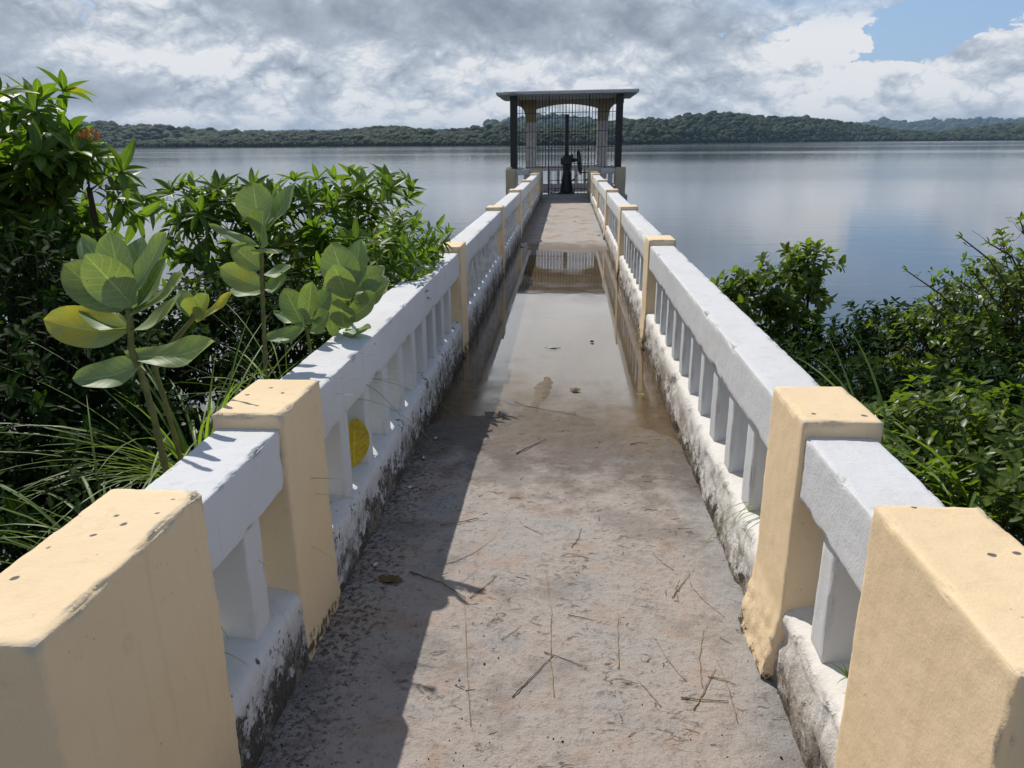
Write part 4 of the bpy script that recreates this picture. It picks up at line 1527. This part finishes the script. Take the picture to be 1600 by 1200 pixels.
TOW = (0.3, -1, 0.35)       # facing the viewer
UP = (0, -0.25, 1)
milkweed('largest milkweed plant, broad waxy leaves on a thick stem, nearest on the left',
         [(262, 745), (240, 650), (226, 600), (205, 545), (203, 500), (201, 478)], 2.15, [
    lf(450, 915, 385, 645, 0.105, 0.05, (0.1, -1, .15), .55, bend=.03),
    lf(445, 910, 283, 650, 0.075, 0.12, (0.5, -1, .2), .15, bend=.04),
    lf(480, 915, 305, 730, 0.115, -0.10, (0.2, -1, .5), .70, bend=.06),
    lf(440, 925, 225, 755, 0.12, 0.00, (0.4, -.8, .5), .10, bend=.10),
    lf(470, 860, 582, 645, 0.075, 0.0, (-.6, -1, .2), .6, bend=.05),
    lf(465, 900, 500, 655, 0.095, 0.12, (-.2, -1, .1), .2, bend=.03),
    lf(470, 930, 585, 735, 0.10, 0.08, (-.5, -1, .3), .12, bend=.05),
    lf(450, 935, 645, 790, 0.085, -0.02, (-.3, -.5, .9), .5, bend=.12),
    lf(470, 1000, 640, 850, 0.10, 0.02, (-.2, -.3, 1), .45, bend=.15),
    lf(460, 1000, 150, 955, 0.125, -0.02, (0.1, -.9, .75), .93, bend=.14),
    lf(455, 990, 285, 905, 0.08, 0.05, (0.2, -.4, 1), .55, bend=.12),
    lf(450, 1085, 757, 1030, 0.085, -0.03, (-.1, -.8, .8), .62, bend=.16),
    lf(515, 1110, 258, 1170, 0.095, -0.08, (0.1, -.75, .8), .5, bend=.14),
], 51, 0.012)
milkweed('slender milkweed topped by small round yellowing leaves, right of the largest milkweed',
         [(282, 715), (262, 640), (240, 570), (300, 500), (303, 480)], 2.35, [
    lf(690, 950, 642, 850, 0.055, 0.05, (0.2, -1, .2), .55, bend=.05), lf(695, 945, 738, 868, 0.06, -.03, (-.1, -1, .3), .90, bend=.05),
    lf(700, 960, 685, 880, 0.07, -0.06, (0, -1, .2), .88, bend=.04), lf(700, 965, 826, 855, 0.03, 0.0, (-.5, -1, .5), .97, bend=.08)], 52, 0.010)
milkweed('tall slim milkweed with a single upright stem and a cup of leaves at its top',
         [(415, 585), (413, 520), (410, 460), (409, 405), (406, 360)], 2.95, [
    lf(925, 625, 900, 468, 0.13, 0.04, (0.1, -1, .15), .60, bend=.03),
    lf(930, 690, 935, 572, 0.125, -0.12, (0.0, -1, .6), .45, bend=.02),
    lf(1010, 712, 900, 715, 0.10, -0.12, (0, -.25, -1), .45, bend=.06, dy0=-.02),
    lf(950, 640, 1052, 460, 0.075, 0.08, (-.6, -1, .2), .25, bend=.05),
    lf(940, 640, 985, 500, 0.07, 0.12, (-.4, -1, .3), .15, bend=.05),
    lf(930, 700, 745, 615, 0.05, 0.02, (.3, -.6, .8), .4, bend=.08),
    lf(935, 780, 828, 690, 0.09, -0.02, (.4, -.9, .5), .45, bend=.10),
    lf(938, 845, 785, 770, 0.10, -0.03, (.3, -.9, .6), .90, bend=.12),
    lf(940, 800, 1040, 765, 0.07, 0.02, (-.3, -.5, .9), .3, bend=.12),
    lf(940, 860, 820, 845, 0.07, 0.02, (.2, -.5, 1), .35, bend=.12),
    lf(945, 850, 1020, 800, 0.08, -0.02, (-.3, -.7, .7), .2, bend=.14)], 53, 0.010)
milkweed('low milkweed with a blue green rosette beside the white top rail on the left',
         [(487, 560), (482, 530), (478, 510)], 3.15, [
    lf(1085, 985, 1015, 845, 0.10, 0.03, (.4, -1, .3), .12, bend=.06), lf(1095, 965, 1110, 825, 0.085, -.04, (0, -1, .3), .5, bend=.04),
    lf(1095, 975, 1180, 850, 0.10, 0.04, (-.5, -1, .3), .15, bend=.06), lf(1090, 990, 945, 1020, 0.075, -.04, (.1, -.7, .8), .5, bend=.16),
    lf(1110, 1000, 1170, 930, 0.09, -.08, (-.2, -1, .5), .6, bend=.1), lf(1080, 970, 975, 925, 0.05, .05, (.2, -.6, .9), .3, bend=.1)], 54, 0.010)
milkweed('milkweed leaning over the white top rail, pale leaves resting on the rail',
         [(543, 560, 3.72), (548, 500, 3.42), (545, 462, 3.28)], 3.25, [
    lf(1250, 880, 1185, 685, 0.15, 0.05, (.3, -1, .2), .55, bend=.05), lf(1255, 860, 1285, 668, 0.10, .12, (-.1, -1, .2), .2, bend=.04),
    lf(1245, 890, 1190, 765, 0.12, -.08, (0, -1, .4), .75, bend=.05), lf(1260, 870, 1372, 765, 0.10, .05, (-.5, -1, .4), .55, bend=.1),
    lf(1265, 890, 1388, 820, 0.12, -.02, (-.3, -.9, .6), .6, bend=.12), lf(1230, 990, 1210, 890, 0.11, -.10, (.1, -1, .3), .6, bend=.06),
    lf(1235, 960, 1335, 865, 0.10, -.12, (-.3, -1, .5), .6, bend=.1), lf(1220, 980, 1170, 800, 0.08, .05, (.4, -1, .3), .95, bend=.05),
    lf(1230, 1000, 1315, 985, 0.09, -.12, (0, -.4, 1), .55, bend=.12), lf(1215, 1010, 1340, 1040, 0.07, -.06, (0, -.3, 1), .6, bend=.14),
    lf(1200, 1030, 1175, 930, 0.05, 0, (.3, -1, .3), .5, bend=.05)], 55, 0.010)

# yellow leaf behind the left balusters
def at_x(px, py, X):
    v = ray(px, py)
    return Vector(CAM + v * ((X - CAM[0]) / v[0]))


o = big_leaf((-0.865, 2.965, 0.262), (-0.855, 3.01, 0.465), 0.13, (0.7, -1, 0.1), cup=.15, wave=.01, mat=M_yleaf, tone=.5, bend=.03, name='fallen_leaf')
tag(o, 'broad yellow speckled leaf standing on edge behind the balusters of the left railing', 'leaf')

# ------------------------------------------------------------------ litter on the walkway
def on_deck(px, py):
    p = atz(px, py, 0.0)
    for _ in range(3):
        p = atz(px, py, max(deck_z(p[0], p[1]), PUD if 4.2 < p[1] < 12.2 else -1))
    return Vector(p)


def stick(name, label, cat, pxs, r, mat, group=None, kink=0.004):
    pp = [on_deck(*q) + Vector((0, 0, r * 1.1)) for q in pxs]
    dense = []
    for i in range(len(pp) - 1):
        n = 6
        for q in range(n):
            dense.append(pp[i].lerp(pp[i + 1], q / n) + Vector((random.uniform(-1, 1), random.uniform(-1, 1), random.uniform(0, 1))) * kink * .5)
    dense.append(pp[-1])
    for d in dense:
        d.z = max(d.z, deck_z(d.x, d.y) + r * .8)
    base = dense[0]
    v, f = tube([d - base for d in dense], [r * 0.75 * (1 - .55 * i / len(dense)) for i in range(len(dense))], 6)
    o = mesh_obj(name, np.array([tuple(q) for q in v]), f, mat, None, True)
    o.location = base
    return tag(o, label, cat, group)


random.seed(77)
G1 = 'dry grass stems lying on the walkway'
G2 = 'twigs lying on the walkway'
straws = [([(735, 1135), (731, 1060), (727, 960), (724, 930)], 'long straight pale straw lying along the shadow edge'),
          ([(866, 1090), (860, 1030), (862, 960), (853, 895)], 'long curved straw in the middle of the near walkway'),
          ([(1072, 1065), (1045, 1035), (1020, 995)], 'curved straw left of the pile of stalks'),
          ([(1152, 1130), (1140, 1080), (1120, 1030)], 'rightmost pale straw beside the pile of stalks'),
          ([(1098, 1075), (1092, 1030), (1100, 985)], 'upright straw rising from the pile of stalks'),
          ([(1033, 1105), (1012, 1080), (998, 1065)], 'short pale straw below the curved straw'),
          ([(1052, 892), (1035, 880), (1022, 868)], 'short pale straw near the right plinth'),
          ([(1060, 940), (1056, 920), (1062, 905)], 'tiny curved straw near the right plinth'),
          ([(967, 1045), (966, 1010), (965, 965)], 'faint thin straw right of the walkway middle')]
for pts, lab in straws:
    stick('dry_straw', lab, 'straw', pts, 0.0018, M_straw, G1)
twigs = [([(800, 1090), (830, 1060), (865, 1025)], 'forked dark twig end in front of the long curved straw', .0026), ([(850, 1020), (880, 1030), (910, 1042)], 'thin dark twig crossing the long curved straw', .002),
         ([(735, 935), (755, 920), (777, 900)], 'dark twig beside the tip of the shadow', .0022), ([(640, 895), (690, 912), (728, 935)], 'dark twig lying across the shadow edge', .003),
         ([(688, 822), (715, 818), (748, 811)], 'stout straw coloured stick crossing the shadow edge', .005), ([(806, 710), (830, 698), (854, 687)], 'straight brown stick in front of the puddle', .0045),
         ([(803, 628), (825, 636), (850, 640), (905, 650)], 'long thin branch at the near edge of the puddle', .003), ([(1063, 1091), (1100, 1095), (1138, 1097)], 'thick stalk lying across the pile of stalks', .0035),
         ([(1085, 1110), (1100, 1080), (1118, 1045)], 'slanting stalk in the pile of stalks', .0028), ([(1105, 1058), (1125, 1062), (1148, 1070)], 'short stalk at the top of the pile of stalks', .003),
         ([(1050, 935), (1065, 915), (1078, 898)], 'small dark twig near the right plinth', .002), ([(888, 962), (910, 966), (926, 970)], 'short thin twig in the middle of the walkway', .002),
         ([(893, 856), (905, 840), (908, 825)], 'small curved twig in the sunlit middle', .0018), ([(818, 822), (835, 830), (848, 836)], 'short straw coloured twig right of the shadow', .002),
         ([(783, 1000), (800, 990), (815, 978)], 'faint thin twig left of the long curved straw', .0016), ([(1083, 920), (1100, 940), (1132, 965)], 'thin pale twig right of the small dark twig', .0016),
         ([(985, 695), (1000, 692), (1012, 694)], 'dark twig in the mud at the right of the puddle edge', .003)]
for pts, lab, r in twigs:
    stick('twig', lab, 'twig', pts, r, M_straw if 'straw coloured' in lab or 'stalk' in lab or 'pale' in lab else M_twig, G2)
# many nameless bits of twig
mats_ = [M_twig, M_straw, M_twig]
for i in range(70):
    y = 1.7 + 4.2 * random.random() ** 1.3
    x = random.uniform(-0.68, 0.62)
    a = random.uniform(-0.7, 0.7) + (0 if random.random() < .6 else 1.2)
    L = random.uniform(0.012, 0.05)
    p = Vector((x, y, deck_z(x, y) + .0012))
    q = Vector((x + math.cos(a) * L, y + math.sin(a) * L, 0))
    q.z = deck_z(q.x, q.y) + .0012
    m1 = p.lerp(q, .5) + Vector((0, 0, .0015)) + rv() * .002
    v, f = tube([(0, 0, 0), m1 - p, q - p], [.0011, .001, .0006], 4)
    o = mesh_obj('twig_scrap', np.array([tuple(w) for w in v]), f, random.choice(mats_), None, True)
    o.location = p
    tag(o, 'tiny scrap of dry twig scattered on the walkway concrete', 'twig scrap', 'tiny twig scraps scattered on the walkway')
# grit
gv_, gf_ = [], []
for i in range(900):
    y = 1.6 + 9 * random.random() ** 2
    x = random.uniform(-0.76, 0.68)
    if random.random() < .45:
        x = -0.78 + abs(random.gauss(0, .12))
    r = random.uniform(.0008, .0026) * (1.6 if random.random() < .06 else 1)
    vv = ICO1_V * r * (1 + rng.uniform(-.3, .3, (len(ICO1_V), 1))) + np.array([x, y, deck_z(x, y) + r * .4])
    gf_.append(ICO1_F + len(gv_) * len(ICO1_V))
    gv_.append(vv)
g = mesh_obj('grit', np.concatenate(gv_), np.concatenate(gf_), M_grit, None, False)
g['kind'] = 'stuff'


def flake(name, label, cat, px, py, L, w, mat, ang=0, curl=.3, group=None, lift=.3):
    c = on_deck(px, py)
    v, f = [], []
    nx, ny = 8, 5
    for i in range(nx + 1):
        u = i / nx
        ww = w * (math.sin(math.pi * (0.04 + .93 * u)) ** .7) * (1 + .15 * math.sin(u * 17 + px))
        for j in range(-ny, ny + 1):
            s_ = j / ny
            x, y = (u - .5) * L, s_ * ww * .5
            z = .003 + curl * abs(s_) ** 2 * ww * .5 + lift * L * abs(u - .45) ** 2 + .06 * w * math.sin(u * 8 + s_ * 3)
            v.append((x * math.cos(ang) - y * math.sin(ang), x * math.sin(ang) + y * math.cos(ang), z))
    m_ = 2 * ny + 1
    for i in range(nx):
        for j in range(m_ - 1):
            a = i * m_ + j
            f.append((a, a + 1, a + m_ + 1, a + m_))
    o = mesh_obj(name, v, np.array(f), mat, None, True, uv=np.zeros((len(v), 3)), tone=np.full(len(v), .5))
    o.location = c
    return tag(o, label, cat, group)


flake('dry_leaf', 'flat brown dry leaf lying in the shade beside the left plinth', 'leaf', 610, 908, .10, .05, M_dryleaf, -.15)
G3 = 'pale withered petals in the shade of the left railing'
flake('withered_petal', 'pale upright petal in the shade, topmost of the three along the left plinth', 'petal', 681, 686, .035, .02, M_petal, 1.3, .5, G3, .6)
flake('withered_petal', 'brownish curled petal in the shade, middle one of the three along the left plinth', 'petal', 663, 717, .04, .022, M_petal, 1.9, .5, G3, .6)
flake('withered_petal', 'whitish petal in the shade, lowest of the three along the left plinth', 'petal', 642, 763, .03, .025, M_white, 1.2, .5, G3, .6)
flake('withered_petal', 'small white blossom scrap above the brown dry leaf', 'petal', 588, 884, .03, .02, M_white, 1.2, .5, G3, .6)
flake('green_leaf', 'small green leaf floating at the right side of the puddle', 'leaf', 1000, 617, .06, .018, M_grass, -.1)
flake('mud_lump', 'dark floating leaf scrap in the puddle, nearer one', 'leaf scrap', 899, 610, .08, .05, M_dryleaf, -.3)
flake('mud_lump', 'flat grey leaf scrap in the middle of the puddle', 'leaf scrap', 864, 543, .13, .06, M_slab, 0, .05, None, .05)
flake('red_wrapper', 'small dark red scrap beside the left plinth beyond the puddle', 'litter', 815, 387, .09, .06, simple('red_scrap', (.25, .03, .03)), .3)
flake('green_wrapper', 'small pale green wrapper beside the right plinth beyond the puddle', 'litter', 935, 368, .10, .05, simple('green_scrap', (.35, .62, .42)), .2)
flake('white_wrapper', 'tiny white scrap in the middle of the far walkway', 'litter', 898, 346, .10, .05, simple('white_scrap', (.7, .7, .7)), .2)
flake('brown_berry_husk', 'small reddish brown husk floating on the puddle', 'leaf scrap', 925, 535, .04, .03, simple('husk', (.12, .04, .02)), .2, .8)

# ------------------------------------------------------------------ air
hm = bpy.data.materials.new('haze_air')
hm.use_nodes = True
hm.node_tree.nodes.clear()
ho = hm.node_tree.nodes.new('ShaderNodeOutputMaterial')
pv_ = hm.node_tree.nodes.new('ShaderNodeVolumePrincipled')
pv_.inputs['Color'].default_value = (0.5, 0.72, 0.98, 1)
pv_.inputs['Density'].default_value = 0.00006
hm.node_tree.links.new(pv_.outputs[0], ho.inputs['Volume'])
hb = MB()
hv = [(x, y, z) for x in (-9000, 9000) for y in (-300, 11500) for z in (LAKE - 6, 190)]
hz_ = mesh_obj('haze', hv, [(0, 1, 3, 2), (4, 6, 7, 5), (0, 4, 5, 1), (2, 3, 7, 6), (0, 2, 6, 4), (1, 5, 7, 3)], hm, smooth=False)
hz_['kind'] = 'stuff'
